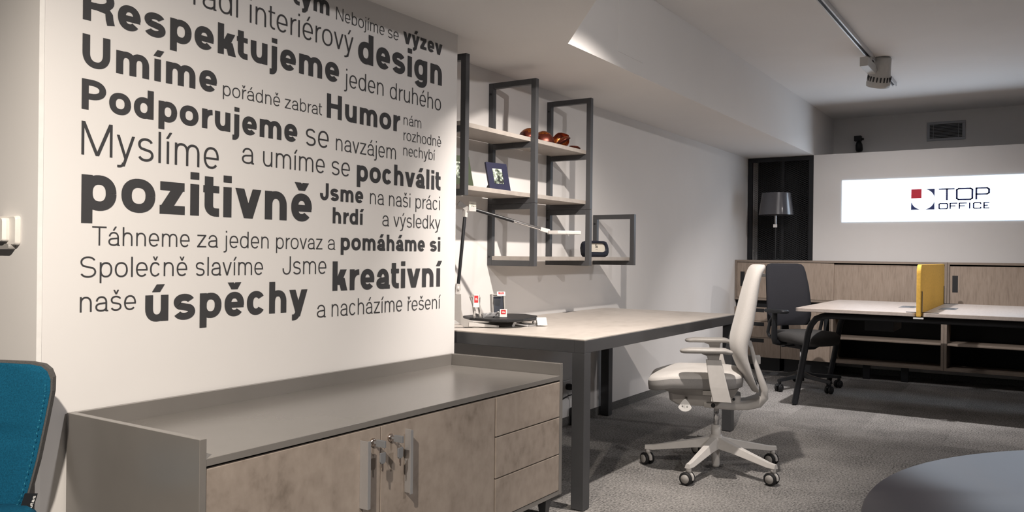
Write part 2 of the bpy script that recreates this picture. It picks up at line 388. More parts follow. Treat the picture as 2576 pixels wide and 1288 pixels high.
        if c == 'R': stroke([(cxp+.02, yb+.01), (xe-.10, yb-.04), (xe-.035, yb-.14), (xe-.02, .15), (xe+.02, 0)])
    elif c == 'M':
        st(X0, 0, 1); st(Xr-w, 0, 1); cx = adv/2; k = w*1.1; dg(cx-k/2, 0, X0, 1, k*1.15); dg(cx-k/2, 0, Xr-k*1.15, 1, k*1.15)
    elif c == 'N':
        st(X0, 0, 1); st(Xr-w, 0, 1); k = w*1.15; dg(Xr-k, 0, X0, 1, k)
    elif c == 'L': st(X0, 0, 1); rect(X0, adv-.04, 0, h)
    elif c == 'E':
        st(X0, 0, 1)
        for y in (0, .5-h/2, 1-h): rect(X0, adv-.06, y, y+h)
    elif c == 'Y':
        st(adv/2-w/2, 0, .45); dg(adv/2-hw/2, .38, .01, 1, hw); dg(adv/2-hw/2, .38, adv-.01-hw, 1, hw)
    cx = adv/2
    if acc == '´':
        k = w*1.05; dg(cx-.05-k/2+.02, XH+.085, cx+.085-k/2+.02, 1.02, k)
    elif acc == 'ˇ':
        k = w*.95; d = .10 if not bold else .13
        dg(cx-k/2, XH+.085, cx-d-k/2, 1.02, k); dg(cx-k/2, XH+.085, cx+d-k/2, 1.02, k)
    return adv, Q
def word_polys(text, w, h, bold):
    x, out = 0, []
    for ch in text:
        adv, Q = glyph(ch, w, h, bold); out += [[(p[0]+x, p[1]) for p in q] for q in Q]; x += adv
    return out
def word_mesh(text, x0, x1, z, cap, y, w, h, bold):
    P = word_polys(text, w, h, bold); lo = min(p[0] for q in P for p in q); hi = max(p[0] for q in P for p in q)
    k = (x1-x0)/(hi-lo); mb = MB()
    for i, q in enumerate(P): mb.add([(x0+(p[0]-lo)*k, y-.00001*(i % 60), z+p[1]*cap) for p in q], [(0, 1, 2, 3)])
    return mb
WORDS = [
    ("Respektujeme","B",1.3102,2.3240,1.7577,0.1012),
    ("rádi","T",1.6718,1.8459,1.8932,0.0858),
    ("interiérový","T",1.8955,2.4006,1.8891,0.0858),
    ("tým","B",2.0880,2.2695,2.0046,0.0735),
    ("Nebojíme","T",2.3057,2.5817,2.0004,0.0493),
    ("se","T",2.6045,2.6708,1.9989,0.0483),
    ("výzev","B",2.7022,2.9719,1.9977,0.0682),
    ("design","B",2.4284,2.9714,1.8613,0.1212),
    ("Umíme","B",1.3102,1.7641,1.6239,0.0936),
    ("pořádně","T",1.7885,2.0325,1.6212,0.0465),
    ("zabrat","T",2.0553,2.2366,1.6201,0.0465),
    ("jeden","T",2.3531,2.5808,1.7510,0.0705),
    ("druhého","T",2.6205,2.9670,1.7478,0.0702),
    ("Humor","B",2.2619,2.6875,1.6159,0.0929),
    ("nám","T",2.7106,2.8276,1.6503,0.0450),
    ("rozhodně","T",2.7112,2.9705,1.5844,0.0469),
    ("nechybí","T",2.7102,2.9281,1.5195,0.0465),
    ("Podporujeme","B",1.3094,2.1151,1.5026,0.0869),
    ("se","T",2.1573,2.2728,1.4988,0.0867),
    ("navzájem","T",2.3118,2.6624,1.4967,0.0630),
    ("Myslíme","T",1.3099,1.7745,1.3728,0.0960),
    ("a","T",1.8684,1.9196,1.4033,0.0737),
    ("umíme","T",1.9591,2.2536,1.4018,0.0728),
    ("se","T",2.2908,2.3886,1.4006,0.0738),
    ("pochválit","B",2.4285,2.9699,1.3884,0.0866),
    ("pozitivně","B",1.3113,2.1898,1.2159,0.1389),
    ("Jsme","B",2.2311,2.4659,1.3004,0.0652),
    ("na","T",2.5066,2.5905,1.3004,0.0612),
    ("naši","T",2.6221,2.7596,1.2992,0.0607),
    ("práci","T",2.7950,2.9668,1.2988,0.0610),
    ("hrdí","B",2.2985,2.4717,1.2140,0.0621),
    ("a","T",2.5822,2.6233,1.2138,0.0611),
    ("výsledky","T",2.6516,2.9713,1.2129,0.0600),
    ("Táhneme","T",1.3441,1.6666,1.1143,0.0554),
    ("za","T",1.6950,1.7751,1.1137,0.0559),
    ("jeden","T",1.7976,1.9877,1.1134,0.0565),
    ("provaz","T",2.0216,2.2463,1.1130,0.0555),
    ("a","T",2.2744,2.3135,1.1124,0.0554),
    ("pomáháme","B",2.3433,2.8618,1.1115,0.0670),
    ("si","B",2.8982,2.9725,1.1118,0.0651),
    ("Společně","T",1.3105,1.6589,1.0219,0.0601),
    ("slavíme","T",1.6910,1.9637,1.0211,0.0610),
    ("Jsme","T",2.0525,2.2675,1.0202,0.0659),
    ("kreativní","B",2.3011,2.9874,0.9536,0.1137),
    ("naše","T",1.3102,1.4826,0.9227,0.0600),
    ("úspěchy","B",1.5135,2.1730,0.8828,0.1117),
    ("a","T",2.2217,2.2674,0.8548,0.0658),
    ("nacházíme","T",2.2985,2.7138,0.8546,0.0657),
    ("řešení","T",2.7491,2.9797,0.8539,0.0608),
]
lt = thing('wall_lettering', 'dark grey vinyl lettering of Czech team phrases across the cream wall', 'wall lettering', (1.31, YT, .85))
for text, wt, x0, x1, z, cap in WORDS:
    bold = wt == 'B'
    nat = word_polys(text, .24 if bold else .085, .2, bold); lo = min(p[0] for q in nat for p in q); hi = max(p[0] for q in nat for p in q)
    k = (x1-x0)/(hi-lo)/cap                       # horizontal squeeze of this word
    w = (.23 if bold else .088)/max(.75, min(1.25, k))**.5; h = .195 if bold else .075
    build('word', word_mesh(text, x0, x1, z, cap, YT-.0012, w, h, bold), 'letter', lt, off=lt.location,
          label=('bold' if bold else 'thin') + ' dark word ' + text)

# ------------------------------------------------------------------ sideboard in front of the lettered wall
def sideboard():
    x0, x1, yb, yf = 1.272, 3.060, 2.302, 1.7146
    zr, zt, zu, zb, t = .644, .594, .575, .092, .020
    t0 = thing('sideboard', 'long grey sideboard with raised rim and brown concrete-look fronts', 'sideboard', (2.166, 2.0, 0)); L = t0.location
    P = lambda n, mb, mt, par=t0, bv=.0012, **k: build(n, mb, mt, par, bv, off=L, **k)
    P('side_panel', MB().box(x0, x0+t, yf, yb, zb, zr), 'carc'); P('side_panel', MB().box(x1-t-.004, x1, yf, yb, zb, zr), 'carc')
    P('back_panel', MB().box(x0+t, x1-t-.004, yb-.018, yb, zb, zr), 'carc')
    P('worktop', MB().box(x0+t, x1-t-.004, yf+.001, yb-.018, zu, zt), 'carc')
    P('bottom_panel', MB().box(x0+t, x1-t-.004, yf+.001, yb-.018, zb, zb+.018), 'carc')
    P('carcass_back', MB().box(x0+t, x1-t-.004, yf+.30, yf+.31, zb+.018, zu), 'dark', bv=0)
    zt2, zb2 = zu-.007, zb+.021
    def front(name, a, b, z0, z1): return P(name, MB().box(a, b, yf+.002, yf+.021, z0, z1), 'door', bv=.0015)
    dA = front('door', x0+t+.002, 1.9225, zb2, zt2); dB = front('door', 1.9255, 2.5515, zb2, zt2)
    for z0, z1 in ((.4222, zt2), (.2662, .4177), (zb2, .2617)): P('drawer_front', MB().box(2.557, x1-t-.007, yf-.001, yf+.018, z0, z1), 'door', bv=.0015)
    def handle(par, x, side):
        # bent strip handle: plate on the door and a lip standing off it
        hb = MB(); a, b = x-.0065, x+.0065
        prof = [(a, yf+.002), (a+.0025, yf+.002), (a+.0025, yf-.027), (b, yf-.027), (b, yf-.031), (a, yf-.031)]
        if side < 0: prof = [(2*x-p[0], p[1]) for p in prof][::-1]
        hb.prism(prof, .338, .541)
        build('handle', hb, 'alu', par, .0006, off=L, label='brushed aluminium strip handle')
    handle(dA, 1.838, 1); handle(dB, 2.034, -1)
    for par, x in ((dA, 1.886), (dB, 1.967)):
        z = .5255
        build('lock', MB().lathe([(0, 0), (.0125, 0), (.0125, -.004), (.0095, -.007), (0, -.007)], (x, yf+.002, z), 16, 'y'), 'brass', par, off=L)
        ky = MB().box(x-.0013, x+.0013, yf-.020, yf-.004, z-.004, z+.004); ky.box(x-.0042, x+.0042, yf-.050, yf-.016, z-.0105, z+.0105)
        build('key', ky, 'fob', par, .001, off=L)
        rg = MB(); c = Vector((x, yf-.040, z-.0135))
        rg.tube([c+Vector((0, .007*math.cos(a*math.pi/8), .009*math.sin(a*math.pi/8))) for a in range(17)], .0007, 5, caps=False)
        build('key_ring', rg, 'chrome', par, off=L)
        k2 = MB().prism([(x-.0115, z-.026), (x+.0115, z-.026), (x+.0115, z-.053), (x+.007, z-.059), (x-.007, z-.059), (x-.0115, z-.053)], yf-.042, yf-.037, 'y')
        build('spare_key', k2, 'fob', par, .0008, off=L)
        bl = MB().prism([(x-.0036, z-.058), (x+.0036, z-.058), (x+.0036, z-.080), (x+.001, z-.084), (x-.003, z-.079), (x-.0010, z-.075), (x-.0036, z-.070)], yf-.0405, yf-.0385, 'y')
        build('key_blade', bl, 'brass', par, off=L)
    for lx in (x0+.06, x1-.06):
        for ly in (yf+.05, yb-.06):
            P('leg', MB().loft([[(lx-.013, ly-.013, 0), (lx+.013, ly-.013, 0), (lx+.013, ly+.013, 0), (lx-.013, ly+.013, 0)],
                                [(lx-.024, ly-.024, zb), (lx+.024, ly-.024, zb), (lx+.024, ly+.024, zb), (lx-.024, ly+.024, zb)]], smooth=False), 'anth')
sideboard()

# ------------------------------------------------------------------ wall shelving
SX = (3.136, 3.769, 4.403, 5.035); FR, TB = 2.295, .030          # frame planes, frame front, tube size
def shelving():
    t0 = thing('wall_shelving', 'anthracite steel frame wall shelving with three concrete-look boards', 'shelf', (4.1, YS, 1.04)); L = t0.location
    def frame(x, z0, z1, cross=()):
        mb = MB()
        mb.box(x, x+TB, FR, FR+TB, z0, z1); mb.box(x, x+TB, YS-TB, YS, z0, z1)
        mb.box(x, x+TB, FR+TB, YS-TB, z0, z0+TB); mb.box(x, x+TB, FR+TB, YS-TB, z1-TB, z1)
        for z in cross: mb.box(x, x+TB, FR+TB, YS-TB, z-TB, z)
        build('frame', mb, 'anth', t0, .0015, off=L)
        for z in (z0+.05, z1-.06):
            build('screw', MB().lathe([(0, 0), (.006, 0), (.006, -.003), (0, -.003)], (x-.0005, YS-.014, z), 10, 'x'), 'blackp', t0, off=L)
    zm = 1.378
    frame(SX[0], zm, 2.045, (1.708,)); frame(SX[1], zm+.0005, 2.045, (1.708,)); frame(SX[2], zm+.0005, 2.045, (1.708,))
    frame(SX[1], 1.040, zm-.0005); frame(SX[2], 1.040, zm-.0005); frame(SX[3], 1.040, zm)
    y0, y1 = FR+TB-.002, YS-.001
    for a, b, z in ((SX[0], SX[2]+TB, 1.7085), (SX[0], SX[2]+TB, zm+TB+.0008), (SX[1], SX[3]+TB, 1.0705)):
        sb = MB(); sb.box(a+.001, b-.001, y0+.003, y1-TB, z, z+.022); build('shelf_board', sb, 'shelfshade', t0, .001, off=L)
shelving()

# ------------------------------------------------------------------ things on the shelves
def bowl(name, loc, tilt, rot, r, label, depth=.65):
    t0 = thing(name, label, 'decoration', loc, rot, 'copper shells on the top shelf')
    rings_o, rings_i = [], []
    n = 20
    T = Matrix.Translation((0, 0, 0)) @ Matrix.Rotation(tilt, 4, 'Y')
    def ring(f, rr):
        out = []
        for k in range(n):
            a = 2*math.pi*k/n; w = 1+.05*math.sin(5*a)
            out.append((rr*math.sin(f)*math.cos(a)*w, rr*math.sin(f)*math.sin(a)*w, rr*depth*(1-math.cos(f))))
        return out
    fs = [R(4), R(20), R(40), R(60), R(78), R(92)]
    o = MB().loft([ring(f, r) for f in fs]+[ring(f, r*.965) for f in fs[::-1]], True).xf(T)
    zmin = min(v[2] for v in o.v); o.xf(Matrix.Translation((0, 0, -zmin)))
    build('shell', o, 'copper', t0)
    i = MB().loft([ring(f, r*.955) for f in fs[:-1]], False)
    i.add(ring(fs[0], r*.955), [tuple(range(n))]); i.xf(T).xf(Matrix.Translation((0, 0, -zmin+.0015)))
    build('inner_face', i, 'coppin', t0, label='bright crinkled copper inside')
    return t0
ZS1, ZS2, ZS3 = 1.7085+.022, 1.408+.0008+.022, 1.0705+.022
bowl('copper_shell', (3.915, 2.44, ZS1), R(165), R(-40), .062, 'domed copper shell left of the shelf post', .95)
bowl('copper_shell', (4.075, 2.43, ZS1), R(172), R(20), .066, 'tallest copper shell just right of the shelf post', 1.05)
bowl('copper_shell', (4.165, 2.362, ZS1), R(150), R(-60), .048, 'small flat copper shell leaning in front of the middle dome', .5)
bowl('copper_shell', (4.270, 2.42, ZS1), R(-62), R(25), .052, 'open copper shell tipped on edge showing its bright inside', .75)
bowl('copper_shell', (4.345, 2.375, ZS1), R(12), R(0), .036, 'smallest copper dish lying flat at the right end of the row', .35)

def photo_frame(name, loc, rz, w, h, material, label):
    t0 = thing(name, label, 'photo frame', loc, rz)
    T = Matrix.Rotation(R(-14), 4, 'X')
    b = MB(); o, i = rrect(w, h, .002, 2, 0, h/2), rrect(w*.46, h*.56, .001, 2, 0, h*.52)
    n = len(o)
    b.loft([[(p[0], 0, p[1]) for p in o], [(p[0], .010, p[1]) for p in o]], False, smooth=False)
    b.add([(p[0], 0, p[1]) for p in o]+[(p[0], 0, p[1]) for p in i], [(k, (k+1) % n, n+(k+1) % n, n+k) for k in range(n)])
    b.add([(p[0], .010, p[1]) for p in o], [tuple(range(n))])
    build('frame', b.xf(T), material, t0)
    build('photograph', MB().box(-w*.225, w*.225, .0012, .004, h*.25, h*.79).xf(T), 'photo', t0, label='pale photograph in the frame window')
    build('caption', MB().box(w*.02, w*.18, .0002, .0011, h*.27, h*.36).xf(T), 'ink', t0)
    pts = [(0, .03, h*.62), (0, .105, 0), (0, .02, 0)]
    st = MB().prism([(.028, h*.60), (.10, .0), (.018, .0)], -.022, .022, 'x')
    build('easel_back', st, 'blackp', t0)
photo_frame('photo_frame', (3.560, 2.375, ZS2+.001), R(-12), .150, .150, 'navy', 'navy photo frame leaning back on the middle shelf')
photo_frame('photo_frame', (3.225, 2.375, ZS2+.001), R(-12), .150, .155, 'green', 'olive green photo frame half hidden behind the wall edge')

def headrest(loc, rz):
    t0 = thing('chair_headrest', 'dark navy chair headrest with cream label on the lowest shelf', 'headrest', loc, rz)
    # outline: straight base on the left leaning out, rounded D on the right
    out = [(-.13, .0), (.115, .0), (.150, .010), (.165, .032), (.163, .058), (.150, .085), (.128, .104), (.098, .110), (-.095, .110), (-.135, .104), (-.155, .086), (-.163, .060), (-.158, .034), (-.150, .015)]
    inn = [(-.09, .034), (.092, .034), (.112, .038), (.122, .050), (.120, .066), (.110, .080), (.094, .090), (.07, .093), (-.08, .093), (-.098, .088), (-.11, .074), (-.114, .06), (-.11, .045), (-.103, .038)]
    out = [(p[0]*.64, p[1]*.93) for p in out]; inn = [(p[0]*.64, p[1]*.93) for p in inn]
    n = len(out)
    b = MB()
    def ring(p, y, s_=1): return [(q[0]*s_, y, .051+(q[1]-.051)*s_) for q in p]
    b.loft([ring(inn, -.002), ring(inn, -.030), ring(out, -.030, .97), ring(out, -.018), ring(out, .018), ring(out, .028, .96)], False, smooth=True)
    b.add(ring(out, .028, .96), [tuple(range(n))])
    build('cushion', b, 'navyd', t0)
    c = MB(); c.prism(inn, -.020, -.004, 'y'); build('label_card', c, 'cream', t0)
    k = MB()
    # small printed mark: a "B" with a raised "o" beside it and a line beneath
    y = -.0206
    def rc(x0, x1, z0, z1): k.box(x0, x1, y, y+.0004, z0, z1)
    bx, bz = -.012, .058
    rc(bx, bx+.003, bz, bz+.022); rc(bx, bx+.010, bz, bz+.003); rc(bx, bx+.009, bz+.011, bz+.014); rc(bx+.008, bx+.011, bz+.002, bz+.012); rc(bx, bx+.008, bz+.019, bz+.022); rc(bx+.006, bx+.009, bz+.013, bz+.021)
    ox = bx+.013; rc(ox, ox+.003, bz, bz+.012); rc(ox+.007, ox+.010, bz, bz+.012); rc(ox, ox+.010, bz, bz+.003); rc(ox, ox+.010, bz+.010, bz+.013)
    rc(bx+.002, bx+.022, bz-.009, bz-.0075)
    build('printed_mark', k, 'ink', t0)
headrest((4.690, 2.41, ZS3), R(-16))

# ------------------------------------------------------------------ desk by the shelf wall
def desk():
    x0, x1, y0, y1, zt, za = 3.150, 5.190, 1.660, 2.575, .740, .680
    t0 = thing('desk', 'large desk with pale concrete-look top on anthracite steel frame', 'desk', (4.17, 2.1, 0)); L = t0.location
    P = lambda n, mb, mt, bv=.0015, **k: build(n, mb, mt, t0, bv, off=L, **k)
    P('table_top', MB().box(x0, x1, y0, y1, zt-.006, zt), 'desk', .001)
    for a in ((x0, x1, y0, y0+.05), (x0, x1, y1-.05, y1), (x0, x0+.05, y0+.05, y1-.05), (x1-.05, x1, y0+.05, y1-.05)):
        P('apron', MB().box(*a, za, zt-.006), 'anth')
    for lx in (x0, x1-.06):
        for ly in (y0, y1-.06):
            P('leg', MB().box(lx, lx+.06, ly, ly+.06, .004, za), 'anth'); P('foot', MB().box(lx+.008, lx+.052, ly+.008, ly+.052, 0, .004), 'blackp', 0)
    P('cable_notch', MB().box(4.58, 4.66, y1-.03, y1+.0005, zt-.003, zt+.0006), 'blackp', 0)
desk()

# ------------------------------------------------------------------ things on the desk
ZD = .7402
def desk_lamp():
    t0 = thing('desk_lamp', 'slim white and black task lamp with long jointed arm on the desk', 'lamp', (3.262, 2.42, ZD)); L = t0.location
    P = lambda n, mb, mt, bv=.001, **k: build(n, mb, mt, t0, bv, off=L, **k)
    # stem curving into a split foot
    st = MB(); a = Vector((3.262, 2.42, 0))
    w = [(3.256, 2.425, .905, .026, .040), (3.256, 2.425, .83, .030, .044), (3.262, 2.42, .785, .034, .05), (3.285, 2.40, .765, .036, .040), (3.32, 2.37, .758, .036, .024)]
    d = Vector((.74, -.67, 0)); nrm = Vector((.67, .74, 0)); rings = []
    for i, (x, y, z, hw, dp) in enumerate(w):
        c = Vector((x, y, z)); q = (1 if i < 3 else 0)
        ax = d if q else Vector((0, 0, 1))
        rings.append([c+nrm*hw/2+ax*dp/2*(1 if q else -1), c-nrm*hw/2+ax*dp/2*(1 if q else -1), c-nrm*hw/2-ax*dp/2*(1 if q else -1), c+nrm*hw/2-ax*dp/2*(1 if q else -1)])
    st.loft(rings, smooth=False); P('stem', st, 'gplas')
    for s_ in (-1, 1):
        p0 = Vector((3.30, 2.385, .757))+nrm*.012*s_; p1 = Vector((3.412, 2.295, .746))+nrm*.030*s_
        P('foot_bar', MB().bar(p0, p1, .016, .020, w2=.012, h2=.010), 'wplas')
    P('foot_end', MB().bar(Vector((3.412, 2.295, .746))-nrm*.036, Vector((3.412, 2.295, .746))+nrm*.036, .012, .010), 'gplas')
    P('lower_joint', MB().lathe([(0, -.012), (.012, -.012), (.012, .012), (0, .012)], (3.258, 2.422, .932), 14, 'y'), 'wplas', 0)
    P('lower_joint', MB().bar((3.256, 2.424, .905), (3.262, 2.42, .955), .022, .022), 'wplas')
    P('lower_arm', MB().tube([(3.262, 2.42, .95), (3.312, 2.42, 1.295)], .0085, 10), 'black')
    P('elbow', MB().bar((3.310, 2.42, 1.285), (3.313, 2.42, 1.318), .020, .020), 'wplas')
    P('elbow', MB().bar((3.285, 2.441, 1.355), (3.325, 2.41, 1.318), .018, .024), 'gplas')
    P('elbow', MB().bar((3.320, 2.412, 1.325), (3.352, 2.384, 1.324), .020, .022), 'wplas')
    P('upper_arm', MB().tube([(3.345, 2.39, 1.324), (3.500, 2.254, 1.270)], .0085, 10), 'black')
    P('upper_arm', MB().tube([(3.495, 2.258, 1.272), (3.610, 2.157, 1.232)], .0078, 10), 'chrome')
    P('head_joint', MB().bar((3.605, 2.161, 1.233), (3.642, 2.130, 1.222), .018, .020), 'wplas')
    hd = [(-.010, .014), (.03, .040), (.075, .040), (.165, .012), (.165, -.012), (.075, -.040), (.03, -.040), (-.010, -.014)]
    def ring(z, s_): return [Vector((3.645, 2.128, z))+d*p[0]*s_+nrm*p[1]*s_ for p in hd]
    P('lamp_head', MB().loft([ring(1.208, .96), ring(1.211, 1), ring(1.224, 1), ring(1.226, .97)], smooth=False), 'wplas')
    P('price_tag', MB().box(3.315, 3.375, 2.398, 2.3985, 1.318, 1.362).xf(Matrix.Translation((0, 0, 0))), 'cream', 0, label='small cream hang tag on the elbow')
    mk = word_mesh('STYLE', 3.331, 3.371, 1.331, .012, 2.3976, .2, .16, True)
    for q in (word_mesh('TRUE', 3.331, 3.352, 1.348, .005, 2.3976, .2, .16, True),): mk.add(q.v, q.f)
    P('tag_print', mk, 'ink', 0)
desk_lamp()
build('power_cable', MB().tube([(3.138, 2.40, .70), (3.14, 2.40, .62), (3.17, 2.41, .55), (3.24, 2.43, .49), (3.36, 2.46, .44)], .0035, 7), 'blackp', None, label='thin black cable hanging below the left end of the desk', cat='cable')

def tag_on(par, L, c, n, w, h, face, print_mat=None):
    """a little card with a coloured print, standing at c and facing n"""
    n = Vector(n).normalized(); u = Vector((0, 0, 1)); s_ = u.cross(n).normalized(); u = n.cross(s_)
    c = Vector(c)
    q = lambda a, b, e: c+s_*a*w/2+u*b*h/2+n*e
    mb = MB().loft([[q(-1, -1, 0), q(1, -1, 0), q(1, 1, 0), q(-1, 1, 0)], [q(-1, -1, .0015), q(1, -1, .0015), q(1, 1, .0015), q(-1, 1, .0015)]], smooth=False)
    build('price_card', mb, 'white', par, off=L)
    if print_mat:
        r2 = MB().add([q(-.66, -.30, .002), q(.66, -.30, .002), q(.66, .80, .002), q(-.66, .80, .002)], [(0, 1, 2, 3)])
        build('card_print', r2, print_mat, par, off=L)
        w2 = MB()
        for b0, b1, a1 in ((.30, .42, .3), (.10, .22, .45)): w2.add([q(-.35, b0, .0026), q(a1, b0, .0026), q(a1, b1, .0026), q(-.35, b1, .0026)], [(0, 1, 2, 3)])
        build('card_marks', w2, 'white', par, off=L)
CAMN = (-.80, -.60, .05)
t0 = thing('swivel_tray', 'flat black swivel tray with chamfered corners on the desk', 'tray', (3.53, 2.34, ZD)); L = t0.location
tp = [(3.335, 2.27), (3.37, 2.20), (3.46, 2.165), (3.60, 2.175), (3.70, 2.23), (3.765, 2.34), (3.74, 2.42), (3.58, 2.53), (3.44, 2.52), (3.36, 2.42)]
build('tray_plate', MB().prism(tp, .771, .785), 'blackp', t0, .004, off=L)
build('pedestal', MB().lathe([(0, .7402), (.12, .7402), (.12, .744), (.085, .752), (.075, .771), (0, .771)], (3.55, 2.33, 0), 28), 'gplas', t0, off=L)
t0 = thing('phone_stand', 'grey bent phone stand with red and white price card on the tray', 'stand', (3.42, 2.42, .7855)); L = t0.location
sp = MB()
for k in (0, 1):
    o = Vector((.020, -.022, 0))*k
    sp.tube([Vector(p)+o for p in ((3.372, 2.425, .89), (3.385, 2.418, .85), (3.394, 2.412, .815), (3.372, 2.40, .796), (3.355, 2.385, .787))], .006, 8)
    sp.tube([Vector(p)+o for p in ((3.400, 2.425, .885), (3.418, 2.44, .84), (3.445, 2.455, .80), (3.470, 2.445, .79))], .005, 8)
sp.bar((3.375, 2.423, .892), (3.408, 2.395, .892), .014, .012); build('frame', sp, 'gplas', t0, off=L)
tag_on(t0, L, (3.388, 2.40, .868), CAMN, .030, .065, True, 'red')
t0 = thing('cable_clamp', 'small chrome clamp with tilted red price card at the tray edge', 'clamp', (3.43, 2.33, .7855)); L = t0.location
cm = MB(); cm.bar((3.39, 2.36, .800), (3.47, 2.31, .800), .016, .018); cm.bar((3.39, 2.36, .787), (3.42, 2.33, .812), .010, .008); cm.bar((3.45, 2.34, .787), (3.44, 2.30, .815), .010, .008)
build('body', cm, 'alu', t0, .001, off=L); tag_on(t0, L, (3.462, 2.285, .808), CAMN, .036, .040, True, 'red')
t0 = thing('tablet_holder', 'upright grey holder gripping a dark tablet on the tray', 'holder', (3.54, 2.37, .7855)); L = t0.location
T = Matrix.Translation((3.545, 2.37, .7855)) @ Matrix.Rotation(R(-38), 4, 'Z') @ Matrix.Rotation(R(-10), 4, 'X')
build('holder_frame', MB().box(-.036, -.028, -.012, .02, 0, .112).box(.028, .036, -.012, .02, 0, .112).box(-.036, .036, .012, .02, 0, .10).box(-.036, .036, -.012, .02, 0, .010).box(-.036, .036, -.006, .02, .106, .113).xf(T), 'gplas', t0, .002, off=L)
build('tablet', MB().box(-.026, .026, -.008, .004, .011, .100).xf(T), 'slate', t0, .002, off=L)
tag_on(t0, L, (3.530, 2.345, .900), (-.6, -.5, .7), .042, .026, True, 'red')
t0 = thing('folded_bracket', 'low aluminium bracket with white hang tag at the front of the tray', 'bracket', (3.56, 2.19, ZD)); L = t0.location
bk = MB(); bk.bar((3.470, 2.235, .742), (3.483, 2.225, .772), .010, .014); bk.bar((3.478, 2.232, .758), (3.53, 2.18, .745), .012, .008); bk.bar((3.53, 2.18, .745), (3.64, 2.17, .745), .012, .008); bk.bar((3.483, 2.225, .766), (3.655, 2.20, .766), .010, .006)
build('bracket', bk, 'alu', t0, .001, off=L)
build('knob', MB().lathe([(0, -.016), (.010, -.016), (.010, .016), (0, .016)], (3.600, 2.18, .758), 14, 'x'), 'gplas', t0, off=L)
tag_on(t0, L, (3.605, 2.145, .764), (-.6, -.55, .75), .050, .050, True)

# ------------------------------------------------------------------ socket and adapter under the desk
t0 = thing('wall_socket', 'white double wall socket with plugged black leads under the desk', 'socket', (4.68, YS, .24)); L = t0.location
build('plate', MB().box(4.625, 4.735, YS-.012, YS-.0005, .19, .295), 'sockm', t0, .003, off=L)
build('plug', MB().lathe([(0, 0), (.020, 0), (.022, -.02), (.014, -.05), (0, -.05)], (4.675, YS-.012, .255), 14, 'y'), 'blackp', t0, off=L)
cbl = MB().tube([(4.675, YS-.06, .255), (4.71, YS-.08, .235), (4.745, YS-.075, .20), (4.75, YS-.07, .13), (4.75, YS-.06, .07)], .006, 7)
cbl.tube([(4.675, YS-.06, .25), (4.73, YS-.07, .215), (4.66, YS-.03, .20), (4.58, YS-.02, .18)], .004, 6)
build('lead', cbl, 'blackp', t0, off=L)
build('power_adapter', MB().box(4.715, 4.80, YS-.10, YS-.012, 0, .115), 'blackp', None, .006, label='black power adapter block on the carpet below the wall socket', cat='adapter')

# ------------------------------------------------------------------ wall thermostat
t0 = thing('thermostat', 'white wall thermostat with small blue display', 'thermostat', (1.197, 2.465, 1.15)); L = t0.location
def yz(w, h, r, cy, cz): return rrect(w, h, r, 5, cy, cz)
def slab(poly, xa, xb, ins):
    cy = sum(p[0] for p in poly)/len(poly); cz = sum(p[1] for p in poly)/len(poly)
    sc = lambda k: [(cy+(p[0]-cy)*k, cz+(p[1]-cz)*k) for p in poly]
    return MB().loft([[(xa, *p) for p in poly], [(xb+.004, *p) for p in poly], [(xb, *p) for p in sc(1-ins)]])
build('back_plate', slab(yz(.105, .082, .010, 2.462, 1.153), 1.1965, 1.183, .06), 'thermo', t0, off=L)
build('front_cover', slab(yz(.066, .066, .008, 2.478, 1.155), 1.183, 1.165, .05), 'thermo', t0, off=L)
build('display', MB().box(1.1640, 1.1655, 2.466, 2.502, 1.146, 1.172), 'lcd', t0, off=L, label='blue display')
build('button', MB().box(1.1642, 1.1655, 2.462, 2.504, 1.128, 1.138), 'thermo', t0, .001, off=L)
build('sensor_cap', slab(yz(.070, .016, .006, 2.47, 1.108), 1.1965, 1.178, .1), 'gplas', t0, off=L)

